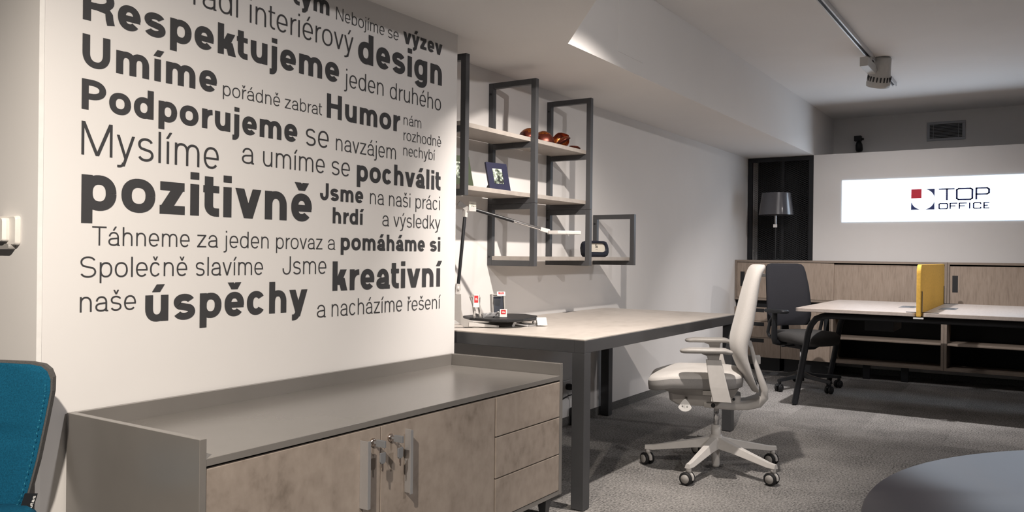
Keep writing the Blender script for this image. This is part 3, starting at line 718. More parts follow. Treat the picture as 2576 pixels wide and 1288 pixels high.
# ------------------------------------------------------------------ cabinets along the far wall
def bank():
    xf, xb, ztop = 8.100, 8.482, 1.077
    x = lambda y0, y1, z0, z1, d0=0.0, d1=None: MB().box(xf+d0, xb if d1 is None else xf+d1, y0, y1, z0, z1)
    def carc(name, label, y0, y1, base):
        return thing(name, label, 'cabinet', (8.29, (y0+y1)/2, base))
    # the two upper cupboards with sliding doors
    def upper(y0, y1, label, spec):
        t0 = carc('sliding_door_cabinet', label, y0, y1, .682); L = t0.location
        P = lambda n, mb, mt, par=t0, bv=.001, **k: build(n, mb, mt, par, bv, off=L, **k)
        P('top_board', x(y0, y1, ztop-.020, ztop), 'oak_d'); P('bottom_board', x(y0, y1, .684, .706), 'oak_d')
        P('side_board', x(y0, y0+.018, .706, ztop-.020), 'oak_d'); P('side_board', x(y1-.018, y1, .706, ztop-.020), 'oak_d')
        P('back_board', x(y0+.018, y1-.018, .706, ztop-.020, .36, .375), 'dark', bv=0)
        for (a, b, d, hy) in spec:
            dr = P('sliding_door', x(a, b, .709, 1.0525 if d < .01 else 1.044, d+.004, d+.020), 'oak')
            if hy is not None: build('pull', MB().box(xf+d+.0025, xf+d+.005, hy-.0215, hy+.0215, .817, .962), 'blackp', dr, .001, off=L, label='black recessed pull')
    upper(.727, 2.597, 'left grey oak cabinet with sliding doors below the mesh screen', ((1.664, 2.577, 0, 2.522), (.747, 1.68, .022, None)))
    upper(-1.15, .725, 'right grey oak cabinet with sliding doors below the light box', ((-.30, .705, .012, .665), (-1.13, -.28, .030, None)))
    # low units under them
    def drawers():
        y0, y1 = 2.145, 2.597; t0 = carc('drawer_unit', 'grey oak three-drawer unit behind the black office chair', y0, y1, .128); L = t0.location
        build('body', x(y0, y1, .128, .614, .02), 'oak_d', t0, .001, off=L)
        for z0, z1 in ((.482, .612), (.322, .478), (.130, .318)):
            dr = build('drawer', x(y0+.002, y1-.002, z0, z1, 0, .0195), 'oak', t0, .001, off=L)
            build('pull', MB().box(xf-.002, xf+.001, 2.305, 2.45, z1-.044, z1-.008), 'blackp', dr, .001, off=L, label='black strip pull')
        build('plinth', x(y0+.02, y1-.02, .0, .128, .05), 'blackp', t0, off=L)
    drawers()
    t0 = carc('cupboard', 'low grey oak cupboard between the drawers and the open shelves', 1.690, 2.143, .128); L = t0.location
    build('body', x(1.690, 2.143, .128, .614, .02), 'oak_d', t0, .001, off=L); build('door', x(1.692, 2.141, .130, .612, 0, .0195), 'oak', t0, .001, off=L); build('plinth', x(1.71, 2.12, 0, .128, .05), 'blackp', t0, off=L)
    def open_unit(y0, y1, label):
        t0 = carc('open_shelf_unit', label, y0, y1, .13); L = t0.location
        P = lambda n, mb, mt, bv=.001: build(n, mb, mt, t0, bv, off=L)
        P('side_board', x(y0, y0+.022, .130, .614), 'oak_d'); P('side_board', x(y1-.022, y1, .130, .614), 'oak_d')
        P('bottom_board', x(y0+.022, y1-.022, .130, .152), 'oak_d'); P('top_board', x(y0+.022, y1-.022, .594, .614), 'oak_d'); P('shelf_board', x(y0+.022, y1-.022, .348, .368, .02), 'oak_d')
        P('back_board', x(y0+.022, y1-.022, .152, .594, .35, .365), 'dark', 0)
        for ly in (y0+.33*(y1-y0), y1-.33*(y1-y0)):
            P('leg', MB().box(xf+.03, xf+.06, ly-.03, ly+.03, 0, .130), 'black')
    open_unit(.747, 1.688, 'left open shelf unit in the dark under the bench'); open_unit(-1.15, .745, 'right open shelf unit in the dark under the bench')
    # riser frame that carries the upper cabinets
    t0 = thing('cabinet_riser', 'thin dark riser gap carrying the upper cabinets', 'riser', (8.29, .72, .614)); L = t0.location
    build('rail', x(-1.15, 2.597, .6145, .683, .05), 'dark', t0, off=L)
bank()

# ------------------------------------------------------------------ mesh screen, lamp, light box
def mesh_screen():
    y0, y1, z0, z1, xx = 1.948, 2.594, .02, 2.117, 8.486
    t0 = thing('mesh_screen', 'black framed expanded metal screen beside the light box wall', 'screen', (xx, (y0+y1)/2, 0)); L = t0.location
    fb = .042
    for a in ((y0, y1, z0, z0+fb), (y0, y1, z1-fb, z1), (y0, y0+fb, z0+fb, z1-fb), (y1-fb, y1, z0+fb, z1-fb)):
        build('frame_bar', MB().box(xx+.004, xx+.034, *a), 'black', t0, .001, off=L)
    mb = MB(); cw, chh, w = .021, .0105, .0028                 # half cell sizes of the diamond mesh
    ya, yb, za, zb = y0+fb, y1-fb, .95, z1-fb
    ny, nz = int((yb-ya)/cw), int((zb-za)/chh)
    for j in range(nz):
        for i in range(ny):
            p0 = (ya+i*cw, za+j*chh); p1 = (ya+(i+1)*cw, za+(j+1)*chh)
            a, b = (p0, p1) if (i+j) % 2 == 0 else ((p0[0], p1[1]), (p1[0], p0[1]))
            mb.add([(xx+.016, a[0], a[1]-w/2), (xx+.016, b[0], b[1]-w/2), (xx+.018, b[0], b[1]+w/2), (xx+.018, a[0], a[1]+w/2)], [(0, 1, 2, 3)])
    o = build('wire_mesh', mb, 'anth', t0, off=L, kind='stuff')
    build('middle_bar', MB().box(xx+.020, xx+.034, 2.235, 2.262, z0+fb, z1-fb), 'black', t0, off=L)
mesh_screen()
t0 = thing('table_lamp', 'slim table lamp with glossy grey drum shade in front of the mesh screen', 'lamp', (8.30, 2.255, 1.0775)); L = t0.location
build('base', MB().lathe([(0, 1.0775), (.085, 1.0775), (.085, 1.086), (.03, 1.092), (0, 1.092)], (8.30, 2.255, 0), 28), 'blackp', t0, off=L)
build('pole', MB().tube([(8.30, 2.258, 1.09), (8.30, 2.258, 1.40)], .007, 10), 'blackp', t0, off=L)
build('upper_pole', MB().tube([(8.30, 2.258, 1.40), (8.30, 2.258, 1.56)], .010, 10), 'chrome', t0, off=L)
build('switch', MB().box(8.275, 8.29, 2.240, 2.276, 1.40, 1.432), 'white', t0, .002, off=L)
prof = [(.166, 1.524), (.166, 1.532), (.138, 1.736), (.138, 1.741), (.135, 1.741), (.163, 1.524)]
build('lamp_shade', MB().lathe(prof+[prof[0]], (8.30, 2.255, 0), 40, caps=False), 'shade', t0, off=L, label='glossy smoke-grey drum shade')
build('cord', MB().tube([(8.28, 2.20, 1.084), (8.26, 2.15, 1.082), (8.30, 2.08, 1.081), (8.42, 2.05, 1.081)], .004, 6), 'blackp', t0, off=L)

def sign():
    ya, yb, z0, z1 = -.18, 1.677, 1.452, 1.858
    xx = XF-.006
    t0 = thing('light_box', 'glowing white light box sign reading TOP OFFICE', 'sign', (XF, .75, 1.45)); L = t0.location
    e = .006
    build('face', MB().box(xx, XF-.001, ya+e, yb-e, z0+e, z1-e), 'sign', t0, off=L)
    fr = MB().box(xx-.001, XF-.001, ya, yb, z0, z0+e).box(xx-.001, XF-.001, ya, yb, z1-e, z1).box(xx-.001, XF-.001, ya, ya+e, z0+e, z1-e).box(xx-.001, XF-.001, yb-e, yb, z0+e, z1-e)
    build('edge_trim', fr, 'signrim', t0, off=L)
    xs = xx-.0015
    # logo square (image right is -y)
    def poly(pts, mt, name): build(name, MB().add([(xs, p[0], p[1]) for p in pts], [tuple(range(len(pts)))]), mt, t0, off=L)
    yl, yr, zt, zb = 1.066, .869, 1.752, 1.5595
    poly([(yl, zt), (.978, zt), (.978, 1.666), (yl, 1.666)], 'sred', 'logo_square')
    cy, cz, ry, rz = (yl+yr)/2, (zt+zb)/2, (yl-yr)/2*.985, (zt-zb)/2*.985
    def corner(a0, a1, c): return [c]+[(cy+ry*math.cos(R(a0+(a1-a0)*k/12)), cz+rz*math.sin(R(a0+(a1-a0)*k/12))) for k in range(13)]
    def fan(c, a0, a1):
        p = corner(a0, a1, c); mb = MB().add([(xs, q[0], q[1]) for q in p], [(0, k, k+1) for k in range(1, 13)]); build('logo_corner', mb, 'sblue', t0, off=L)
    fan((yr, zt), 90, 180); fan((yr, zb), 180, 270); fan((yl, zb), 270, 360)
    # letters: wide squared strokes, y runs to the left in the picture
    def letter(segs, y0, wdt, z0, hgt, sw, sh):
        mb = MB()
        for s_ in segs:
            pts = [(y0-px*wdt, z0+pz*hgt) for px, pz in s_]
            for (a, b) in zip(pts[:-1], pts[1:]):
                dy, dz = b[0]-a[0], b[1]-a[1]; l = math.hypot(dy, dz) or 1; ny, nz = -dz/l*sw/2, dy/l*sh/2; ey, ez = dy/l*sw/2*.6, dz/l*sh/2*.6
                mb.add([(xs, a[0]+ny-ey, a[1]+nz-ez), (xs, a[0]-ny-ey, a[1]-nz-ez), (xs, b[0]-ny+ey, b[1]-nz+ez), (xs, b[0]+ny+ey, b[1]+nz+ez)], [(0, 1, 2, 3)])
        build('letter', mb, 'sblue', t0, off=L)
    RR = [[(.12, 0), (.88, 0), (1, .1), (1, .9), (.88, 1), (.12, 1), (0, .9), (0, .1), (.12, 0)]]
    GL = {'T': [[(0, 1), (1, 1)], [(.52, 1), (.52, 0)]], 'O': RR, 'P': [[(0, 0), (0, 1), (.85, 1), (1, .88), (1, .56), (.85, .45), (0, .45)]],
          'F': [[(0, 0), (0, 1), (1, 1)], [(0, .5), (.72, .5)]], 'I': [[(.5, 0), (.5, 1)]], 'C': [[(1, .8), (.95, 1), (.12, 1), (0, .88), (0, .12), (.12, 0), (1, 0), (1, .2)]],
          'E': [[(1, 1), (0, 1), (0, 0), (1, 0)], [(0, .5), (.7, .5)]]}
    for c, a, b in (('T', .832, .712), ('O', .690, .566), ('P', .535, .436)): letter(GL[c], a, a-b, 1.646, .099, .0165, .0135)
    for c, a, b in (('O', .832, .765), ('F', .742, .688), ('F', .668, .612), ('I', .592, .582), ('C', .556, .500), ('E', .474, .436)): letter(GL[c], a, a-b, 1.5645, .049, .0125, .0105)
sign()

# ------------------------------------------------------------------ air vent and small projector lamp on the recessed band
t0 = thing('air_vent', 'grey slatted air vent high on the recessed wall', 'vent', (XB, .865, 2.4)); L = t0.location
vy0, vy1, vz0, vz1 = .692, 1.038, 2.303, 2.494
for a in ((vy0, vy1, vz0, vz0+.026), (vy0, vy1, vz1-.026, vz1), (vy0, vy0+.028, vz0+.026, vz1-.026), (vy1-.028, vy1, vz0+.026, vz1-.026)):
    build('frame_bar', MB().box(XB-.012, XB-.0005, *a), 'vent', t0, .002, off=L)
build('duct', MB().box(XB-.002, XB-.0006, vy0+.028, vy1-.028, vz0+.026, vz1-.026), 'blackp', t0, off=L)
for k in range(9):
    z = vz0+.034+k*.0148
    build('slat', MB().loft([[(XB-.012, vy0+.028, z), (XB-.012, vy1-.028, z), (XB-.0115, vy1-.028, z+.0035), (XB-.0115, vy0+.028, z+.0035)], [(XB-.003, vy0+.028, z+.004), (XB-.003, vy1-.028, z+.004), (XB-.003, vy1-.028, z+.0065), (XB-.003, vy0+.028, z+.0065)]], smooth=False), 'vent', t0, off=L)
for yy in (vy0+.06, vy1-.06): build('divider', MB().box(XB-.013, XB-.004, yy-.002, yy+.002, vz0+.026, vz1-.026), 'vent', t0, off=L)
t0 = thing('wall_spotlight', 'small black spotlight on a bracket on the recessed wall', 'spotlight', (XB, 1.68, 2.33)); L = t0.location
build('bracket', MB().box(XB-.06, XB-.0005, 1.655, 1.725, 2.345, 2.400), 'blackp', t0, .004, off=L)
build('arm', MB().bar((XB-.04, 1.68, 2.345), (XB-.07, 1.675, 2.30), .016, .016), 'blackp', t0, off=L)
build('head', MB().lathe([(0, .06), (.022, .055), (.034, .02), (.036, -.03), (.030, -.05), (0, -.052)], (0, 0, 0), 18).xf(Matrix.Translation((XB-.09, 1.668, 2.278)) @ Matrix.Rotation(R(-20), 4, 'Y')), 'blackp', t0, off=L)
build('knob', MB().lathe([(0, -.01), (.012, -.01), (.012, .012), (0, .012)], (XB-.05, 1.640, 2.362), 12, 'y'), 'blackp', t0, off=L)

# ------------------------------------------------------------------ ceiling track with spotlight
t0 = thing('light_track', 'aluminium lighting track running along the ceiling', 'light track', (4.5, 1.10, ZC)); L = t0.location
build('rail', MB().prism([(1.082, ZC-.0005), (1.118, ZC-.0005), (1.118, ZC-.033), (1.109, ZC-.033), (1.109, ZC-.012), (1.091, ZC-.012), (1.091, ZC-.033), (1.082, ZC-.033)], 2.60, 7.66, 'x'), 'track', t0, .0008, off=L)
build('conductor', MB().box(2.605, 7.655, 1.0915, 1.1085, ZC-.020, ZC-.0125), 'blackp', t0, off=L)
def track_spot():
    t0 = thing('track_spotlight', 'white conical track spotlight hanging from the ceiling track', 'spotlight', (6.48, 1.10, ZC-.033)); L = t0.location
    build('adapter', MB().lathe([(0, ZC-.034), (.020, ZC-.034), (.024, ZC-.05), (.024, ZC-.070), (0, ZC-.070)], (6.45, 1.10, 0), 16), 'spotm', t0, off=L)
    build('driver_box', MB().box(6.26, 6.58, 1.072, 1.128, ZC-.135, ZC-.070), 'spotm', t0, .004, off=L)
    T = Matrix.Translation((6.70, 1.06, 2.505)) @ Matrix.Rotation(R(-24), 4, Vector((-.84, -.54, 0)).cross(Vector((0, 0, 1)))) @ Matrix.Scale(1.14, 4)
    build('housing', MB().lathe([(0, .098), (.040, .098), (.052, .088), (.058, .04), (.066, -.02), (.075, -.075), (.072, -.098), (.066, -.098), (.060, -.06), (0, -.055)], (0, 0, 0), 32).xf(T), 'spotm', t0, off=L)
    for k in range(20):
        a = 2*math.pi*k/20; q = Matrix.Rotation(a, 4, 'Z')
        build('cooling_slot', MB().box(.0685, .0740, -.004, .004, -.060, -.028).xf(q).xf(T), 'ink', t0, off=L)
    build('top_slot', MB().box(-.030, .030, -.006, .006, .0975, .0990).xf(Matrix.Rotation(R(-57), 4, 'Z')).xf(T), 'ink', t0, off=L)
    build('pivot', MB().lathe([(0, -.03), (.024, -.03), (.024, .03), (0, .03)], (6.60, 1.095, 2.505), 16, 'x'), 'spotm', t0, off=L)
track_spot()

# ------------------------------------------------------------------ bench desk and yellow screen
def bench():
    xa, xb, zt, zb = 6.15, 7.65, .740, .714
    ys = ((.735, 1.530), (-.90, .700))
    t0 = thing('bench_desk', 'long shared bench desk with pale oak tops on black tube legs', 'desk', (6.9, .6, 0)); L = t0.location
    P = lambda n, mb, mt, bv=.001, **k: build(n, mb, mt, t0, bv, off=L, **k)
    for y0, y1 in ys:
        P('table_top', MB().prism(rrect(xb-xa, y1-y0, .035, 5, (xa+xb)/2, (y0+y1)/2), zb, zt), 'bench', .003)
    for bx in (6.33, 7.47):
        pts = [(bx+.03, 1.575, .012), (bx, 1.475, .55), (bx, 1.455, .61), (bx, 1.42, .655), (bx, 1.37, .677), (bx, 1.30, .682), (bx, -.70, .682), (bx, -.78, .66), (bx, -.83, .60), (bx+.02, -.93, .012)]
        P('frame_tube', MB().tube(pts, .023, 12), 'black', 0)
        P('foot', MB().lathe([(0, 0), (.014, 0), (.014, .014), (0, .014)], (bx+.03, 1.577, 0), 12), 'blackp', 0)
    for by in (1.25, .72, .0, -.6):
        P('cross_rail', MB().box(6.33, 7.47, by-.02, by+.02, .666, .70), 'black')
        for bx in (6.33, 7.47): P('rail_block', MB().box(bx-.03, bx+.03, by-.03, by+.03, .700, .714), 'black', 0)
    P('cable_tray', MB().box(6.70, 7.10, .95, 1.15, .56, .70), 'black')
    # cable flaps let into the tops
    for cx, cy in ((6.87, .872), (6.82, .600)):
        P('cable_flap', MB().box(cx-.125, cx+.125, cy-.055, cy+.055, zt-.004, zt+.0015), 'anth', .002)
        P('flap_slot', MB().box(cx-.11, cx-.03, cy-.045, cy-.02, zt, zt+.002), 'blackp', 0); P('flap_slot', MB().box(cx+.03, cx+.115, cy-.035, cy+.03, zt, zt+.002), 'blackp', 0)
bench()
t0 = thing('desk_screen', 'mustard yellow felt divider standing between the two bench tops', 'screen', (6.9, .7185, .74)); L = t0.location
def scr(w, z0, z1, r, x0, x1):
    return [(x0, z0), (x1, z0), (x1, z1-.012), (x1-.012, z1)]+[(x0+r-r*math.sin(R(a)), z1-r+r*math.cos(R(a))) for a in (0, 15, 30, 45, 60, 75, 90)]
build('felt_panel', MB().prism(scr(0, .7145, 1.066, .055, 6.138, 7.645), .7045, .7325, 'y'), 'yellow', t0, .006, 3, off=L)
for cx in (6.185, 7.605):
    build('bracket', MB().box(cx-.010, cx+.010, .7005, .7042, .7405, .885).box(cx-.010, cx+.010, .600, .7042, .7402, .7435), 'black', t0, off=L)
    build('bracket', MB().box(cx-.010, cx+.010, .7328, .736, .7405, .885).box(cx-.010, cx+.010, .7328, .80, .7402, .7435), 'black', t0, off=L)
build('clip', MB().box(6.135, 6.150, .688, .750, .700, .709), 'white', t0, off=L)

# ------------------------------------------------------------------ office chairs (local: x forward, y left, z up)
def ring_rr(u0, u1, v, z, r, n=4, tilt=0.0):
    pts = rrect(u1-u0, 2*v, min(r, (u1-u0)/2-.001, v-.001), n, (u0+u1)/2, 0)
    return [(p[0], p[1], z+tilt*(p[0]-(u0+u1)/2)) for p in pts]
def caster(par, ang, rad, hood, cap, scale=1.0):
    t = bpy.data.objects.new('caster', None); COL.objects.link(t); t.parent = par
    t.location = (rad*math.cos(ang), rad*math.sin(ang), 0); t.rotation_euler = (0, 0, ang+R(random.choice((35, 60, 20, 50))))
    return t
def star_base(t0, ang0, leg_mat, hub_mat, cap_mat, rad, hubz, caster_dir):
    hz1, hz0 = hubz
    build('base_hub', MB().lathe([(0, hz0), (.030, hz0), (.040, hz0+.012), (.040, hz1-.02), (.030, hz1), (0, hz1)], (0, 0, 0), 24), leg_mat, t0)
    for k in range(5):
        a = ang0+k*2*math.pi/5; d = Vector((math.cos(a), math.sin(a), 0)); s_ = Vector((-d.y, d.x, 0)); Z = Vector((0, 0, 1))
        def rg(r_, w, z0, z1): return [d*r_+s_*w+Z*z0, d*r_+s_*w*.55+Z*z1, d*r_-s_*w*.55+Z*z1, d*r_-s_*w+Z*z0]
        lg = MB().loft([rg(.015, .034, hz0+.002, hz1-.006), rg(.11, .028, hz0-.006, hz1-.030), rg(rad-.025, .018, .082, .108), rg(rad+.016, .015, .082, .104)], smooth=False)
        build('base_leg', lg, leg_mat, t0, .003)
        c = d*rad
        q = caster_dir + (k*1.9 % .5)-.25; cd = Vector((math.cos(q), math.sin(q), 0)); cs = Vector((-cd.y, cd.x, 0)); c2 = c-cd*.008
        T = Matrix((cd, cs, Z)).transposed().to_4x4(); T.translation = c2
        build('caster', MB().lathe([(0, .075), (.006, .075), (.006, .085), (.013, .085), (.013, .062), (0, .062)], (c.x, c.y, 0), 10), leg_mat, t0)
        cs_ = t0.children[-1] if False else None
        wh = MB()
        for y0, y1 in ((-.027, -.008), (.008, .027)):
            wh.lathe([(.012, y0), (.026, y0), (.0315, y0+.004), (.0325, (y0+y1)/2), (.0315, y1-.004), (.026, y1), (.012, y1)], (0, 0, .0325), 20, 'y')
        build('caster_wheel', wh.xf(T), 'rubber', t0)
        hd = MB(); pr = [(.034*math.cos(R(x)), .0325+.0335*math.sin(R(x))) for x in range(-10, 151, 16)]
        inn = [(.024*math.cos(R(x)), .0325+.024*math.sin(R(x))) for x in range(150, -11, -16)]
        hd.prism(pr+inn, -.0075, .0075, 'y'); build('caster_hood', hd.xf(T), hub_mat, t0)
        cp = MB()
        for y0, y1 in ((-.0285, -.0265), (.0265, .0285)): cp.lathe([(0, y0), (.021, y0), (.021, y1), (0, y1)], (0, 0, .0325), 18, 'y')
        build('wheel_cap', cp.xf(T), cap_mat, t0)

def white_chair():
    t0 = thing('office_chair', 'off-white upholstered office chair with armrests pulled up to the concrete-look desk', 'office chair', (4.165, 1.425, 0), R(108.5))
    star_base(t0, R(105.7-108.5), 'wplas', 'wplas', 'gplas', .348, (.185, .120), R(150))
    build('column_tube', MB().lathe([(0, .02), (.017, .02), (.020, .03), (.022, .12), (.0235, .18), (.0235, .235), (0, .235)], (0, 0, 0), 20), 'wplas', t0)
    build('gas_lift', MB().lathe([(0, .235), (.013, .235), (.013, .345), (0, .345)], (0, 0, 0), 16), 'chrome', t0)
    # seat mechanism
    build('mechanism', MB().loft([ring_rr(-.10, .20, .050, .335, .03), ring_rr(-.12, .235, .075, .36, .03), ring_rr(-.12, .24, .085, .40, .03)]), 'wplas', t0, .002)
    build('seat_pan', MB().loft([ring_rr(-.09, .22, .14, .402, .05), ring_rr(-.10, .27, .19, .43, .06), ring_rr(-.11, .29, .215, .452, .07)]), 'gplas', t0)
    build('slide_button', MB().box(.015, .065, .193, .206, .418, .440), 'wplas', t0, .002)
    # seat cushion, its border in the shade-darkened fabric
    def seat(z, k, front=0.0): return [(p[0]+(front if p[0] > .2 else 0), p[1], z-(max(0, p[0]-.18)*.22)) for p in rrect(.47*k, .49*k, .12*k, 7, .105, 0)]
    build('seat_border', MB().loft([seat(.452, .93), seat(.458, .985), seat(.485, 1.0), seat(.505, .995)]), 'seatshade', t0)
    build('seat_cushion', MB().loft([seat(.505, .992), seat(.513, .985), seat(.521, .95), seat(.526, .85), seat(.528, .6), seat(.528, .2)]), 'wfab', t0)
    # back: profile stations z, front u, back u, half width
    prof = [(.425, -.178, -.200, .10), (.440, -.170, -.207, .135), (.470, -.150, -.192, .175), (.527, -.112, -.172, .205), (.595, -.080, -.152, .225), (.645, -.066, -.146, .232), (.690, -.066, -.155, .235), (.740, -.076, -.170, .235),
            (.80, -.092, -.180, .232), (.90, -.114, -.193, .226), (.98, -.134, -.203, .220), (1.02, -.146, -.212, .214), (1.045, -.155, -.228, .206), (1.058, -.164, -.230, .197), (1.066, -.178, -.222, .18)]
    rings = []
    for z, f, b, v in prof:
        n = 8; r_ = []
        # curved front face: edges wrap backwards
        for i in range(n+1):
            s_ = -1+2*i/n; r_.append((f-.030*abs(s_)**3+.006*(1-s_*s_), s_*v, z))
        for i in range(n+1):
            s_ = 1-2*i/n; r_.append((b-.004*abs(s_)**3+.015*(1-s_*s_), s_*v*.985, z))
        rings.append(r_)
    build('backrest', MB().loft(rings), 'wfab', t0, sub=1)
    sp = [(-.165, .66, .15, .018), (-.185, .58, .15, .022), (-.212, .50, .145, .030), (-.232, .445, .135, .036), (-.232, .405, .125, .038), (-.205, .370, .115, .038), (-.15, .352, .100, .036), (-.06, .345, .085, .034), (.06, .350, .075, .034)]
    rr = []
    for i, (u, z, v, th) in enumerate(sp):
        a, b = sp[max(i-1, 0)], sp[min(i+1, len(sp)-1)]; t = Vector((b[0]-a[0], 0, b[1]-a[1])).normalized(); nn = Vector((t.z, 0, -t.x)); c = Vector((u, 0, z))
        q = [c+Vector((0, v, 0))+nn*th*.35, c+Vector((0, v*.9, 0))+nn*th*.5, c-Vector((0, v*.9, 0))+nn*th*.5, c-Vector((0, v, 0))+nn*th*.35, c-Vector((0, v, 0))-nn*th*.35, c-Vector((0, v*.9, 0))-nn*th*.5, c+Vector((0, v*.9, 0))-nn*th*.5, c+Vector((0, v, 0))-nn*th*.35]
        rr.append(q)
    build('back_carrier', MB().loft(rr), 'wplas', t0)
    build('lumbar_bracket', MB().box(-.215, -.155, -.03, .03, .56, .60), 'wplas', t0, .004)
    build('handle_slot', MB().box(-.232, -.205, -.10, .10, 1.005, 1.020), 'gplas', t0, .003)
    for s_ in (1, -1):
        arm = bpy.data.objects.new('armrest', None); COL.objects.link(arm); arm.parent = t0
        V = lambda p: (p[0], p[1]*s_, p[2])
        def sec(u0, u1, z, v0, v1): return [V((u0, v0, z)), V((u1, v0, z)), V((u1, v1, z)), V((u0, v1, z))]
        build('arm_bracket', MB().loft([[V((-.06, .10, .405)), V((.02, .10, .405)), V((.02, .10, .425)), V((-.06, .10, .425))], [V((-.068, .285, .402)), V((.022, .285, .402)), V((.022, .285, .425)), V((-.068, .285, .425))]], smooth=False), 'wplas', arm, .003)
        build('arm_post', MB().loft([sec(-.072, .014, .402, .262, .292), sec(-.055, .030, .47, .264, .292), sec(-.022, .050, .602, .262, .286)], smooth=False), 'wplas', arm, .004)
        build('arm_sleeve', MB().loft([sec(-.012, .040, .600, .264, .284), sec(-.014, .045, .620, .262, .286), sec(-.02, .085, .637, .255, .293)], smooth=False), 'gplas', arm, .003)
        def pad(z, k): return [V((p[0], .272+p[1]*1.0, z-(max(0, p[0]-.10)*.12)-(max(0, -.04-p[0])*.3))) for p in rrect(.255*k, .082*k, .036*k, 5, .048, 0)]
        build('arm_pad', MB().loft([pad(.636, .86), pad(.641, .96), pad(.650, 1.0), pad(.656, .96), pad(.658, .8)]), 'gplas', arm)
        arm.name = 'armrest'
    # lever with printed paddle on the near side
    lv = MB().tube([(.150, .08, .375), (.150, .20, .375)], .007, 8); build('lever', lv, 'gplas', t0)
    pd = [(.150+.036*math.cos(R(a))*(1.0 if math.sin(R(a)) < 0 else .75-.35*math.sin(R(a))), .362+.032*math.sin(R(a))) for a in range(0, 360, 20)]
    build('lever_paddle', MB().prism(pd, .200, .208, 'y'), 'white', t0, .002, label='white triangular paddle with printed symbols')
    mk = MB()
    for x0, x1, z0, z1 in ((.1495, .1508, .348, .366), (.158, .160, .351, .362), (.160, .166, .356, .358), (.163, .165, .358, .364), (.136, .142, .352, .3535), (.136, .1375, .352, .360), (.1375, .142, .3585, .360), (.141, .1425, .352, .360)): mk.box(x0, x1, .2082, .2086, z0, z1)
    build('paddle_print', mk, 'ink', t0)
    build('bolt_cover', MB().lathe([(0, .102), (.011, .102), (.011, .110), (.007, .112), (0, .110)], (.015, 0, .352), 14, 'y'), 'blackp', t0)
    build('bolt_cover', MB().lathe([(0, .080), (.007, .080), (.007, .090), (0, .090)], (-.085, 0, .385), 12, 'y'), 'blackp', t0)
white_chair()

def black_chair():
    t0 = thing('office_chair', 'black office chair with tall fabric back between the cabinets and the bench desk', 'office chair', (7.24, 1.74, 0), R(-126))
    star_base(t0, R(91+126), 'blackp', 'blackp', 'blackp', .33, (.150, .095), R(100))
    build('column_tube', MB().lathe([(0, .06), (.024, .06), (.026, .20), (0, .20)], (0, 0, 0), 16), 'blackp', t0)
    build('gas_lift', MB().lathe([(0, .20), (.014, .20), (.014, .345), (0, .345)], (0, 0, 0), 14), 'chrome', t0)
    build('mechanism', MB().loft([ring_rr(-.12, .11, .06, .335, .03), ring_rr(-.15, .13, .11, .365, .04), ring_rr(-.17, .16, .17, .40, .05)]), 'blackp', t0)
    build('lever', MB().tube([(.05, -.10, .37), (.05, -.25, .365)], .007, 8), 'blackp', t0)
    build('lever', MB().tube([(.05, .10, .37), (.05, .25, .365)], .007, 8), 'blackp', t0)
    def seat(z, k): return [(p[0], p[1], z-max(0, p[0]-.16)*.25) for p in rrect(.48*k, .49*k, .16*k, 8, .045, 0)]
    build('seat', MB().loft([seat(.398, .86), seat(.412, .96), seat(.44, 1.0), seat(.468, .985), seat(.482, .90), seat(.486, .6), seat(.486, .2)]), 'bseat', t0)
    rings = []
    for z, u, v, th in ((.515, -.185, .19, .020), (.53, -.185, .215, .036), (.60, -.180, .228, .042), (.70, -.185, .230, .042), (.85, -.205, .222, .040), (.98, -.232, .208, .038), (1.025, -.243, .196, .036), (1.045, -.248, .175, .030), (1.052, -.250, .14, .016)):
        r_ = []
        for i in range(9): s_ = -1+i/4; r_.append((u+.020*s_*s_+th/2*(1-.5*s_**4), s_*v, z))
        for i in range(9): s_ = 1-i/4; r_.append((u+.020*s_*s_-th/2*(1-.5*s_**4), s_*v, z))
        rings.append(r_)
    build('backrest', MB().loft(rings), 'bfab', t0)
    build('back_stem', MB().loft([[(-.05, .05, .36), (-.05, -.05, .36), (-.05, -.05, .39), (-.05, .05, .39)], [(-.22, .04, .37), (-.22, -.04, .37), (-.20, -.04, .40), (-.20, .04, .40)], [(-.235, .035, .60), (-.235, -.035, .60), (-.215, -.035, .60), (-.215, .035, .60)]], smooth=False), 'blackp', t0, .004)
    for s_ in (1, -1):
        arm = bpy.data.objects.new('armrest', None); COL.objects.link(arm); arm.parent = t0
        V = lambda p: Vector((p[0], p[1]*s_, p[2]))
        build('arm_post', MB().tube([V(p) for p in ((-.02, .15, .385), (-.02, .22, .385), (-.02, .262, .395), (-.015, .275, .43), (-.01, .275, .64))], [.018, .022, .026, .026, .022], 10), 'blackp', arm)
        build('arm_brace', MB().tube([V(p) for p in ((-.01, .275, .63), (-.07, .276, .56), (-.095, .276, .47), (-.085, .27, .44), (-.02, .262, .42))], .014, 8), 'blackp', arm)
        build('arm_pad', MB().loft([[V((p[0], .275+p[1], z)) for p in rrect(.25*k, .085*k, .03*k, 4, .01, 0)] for z, k in ((.640, .9), (.648, 1), (.664, 1), (.670, .9))]), 'blackp', arm)
black_chair()

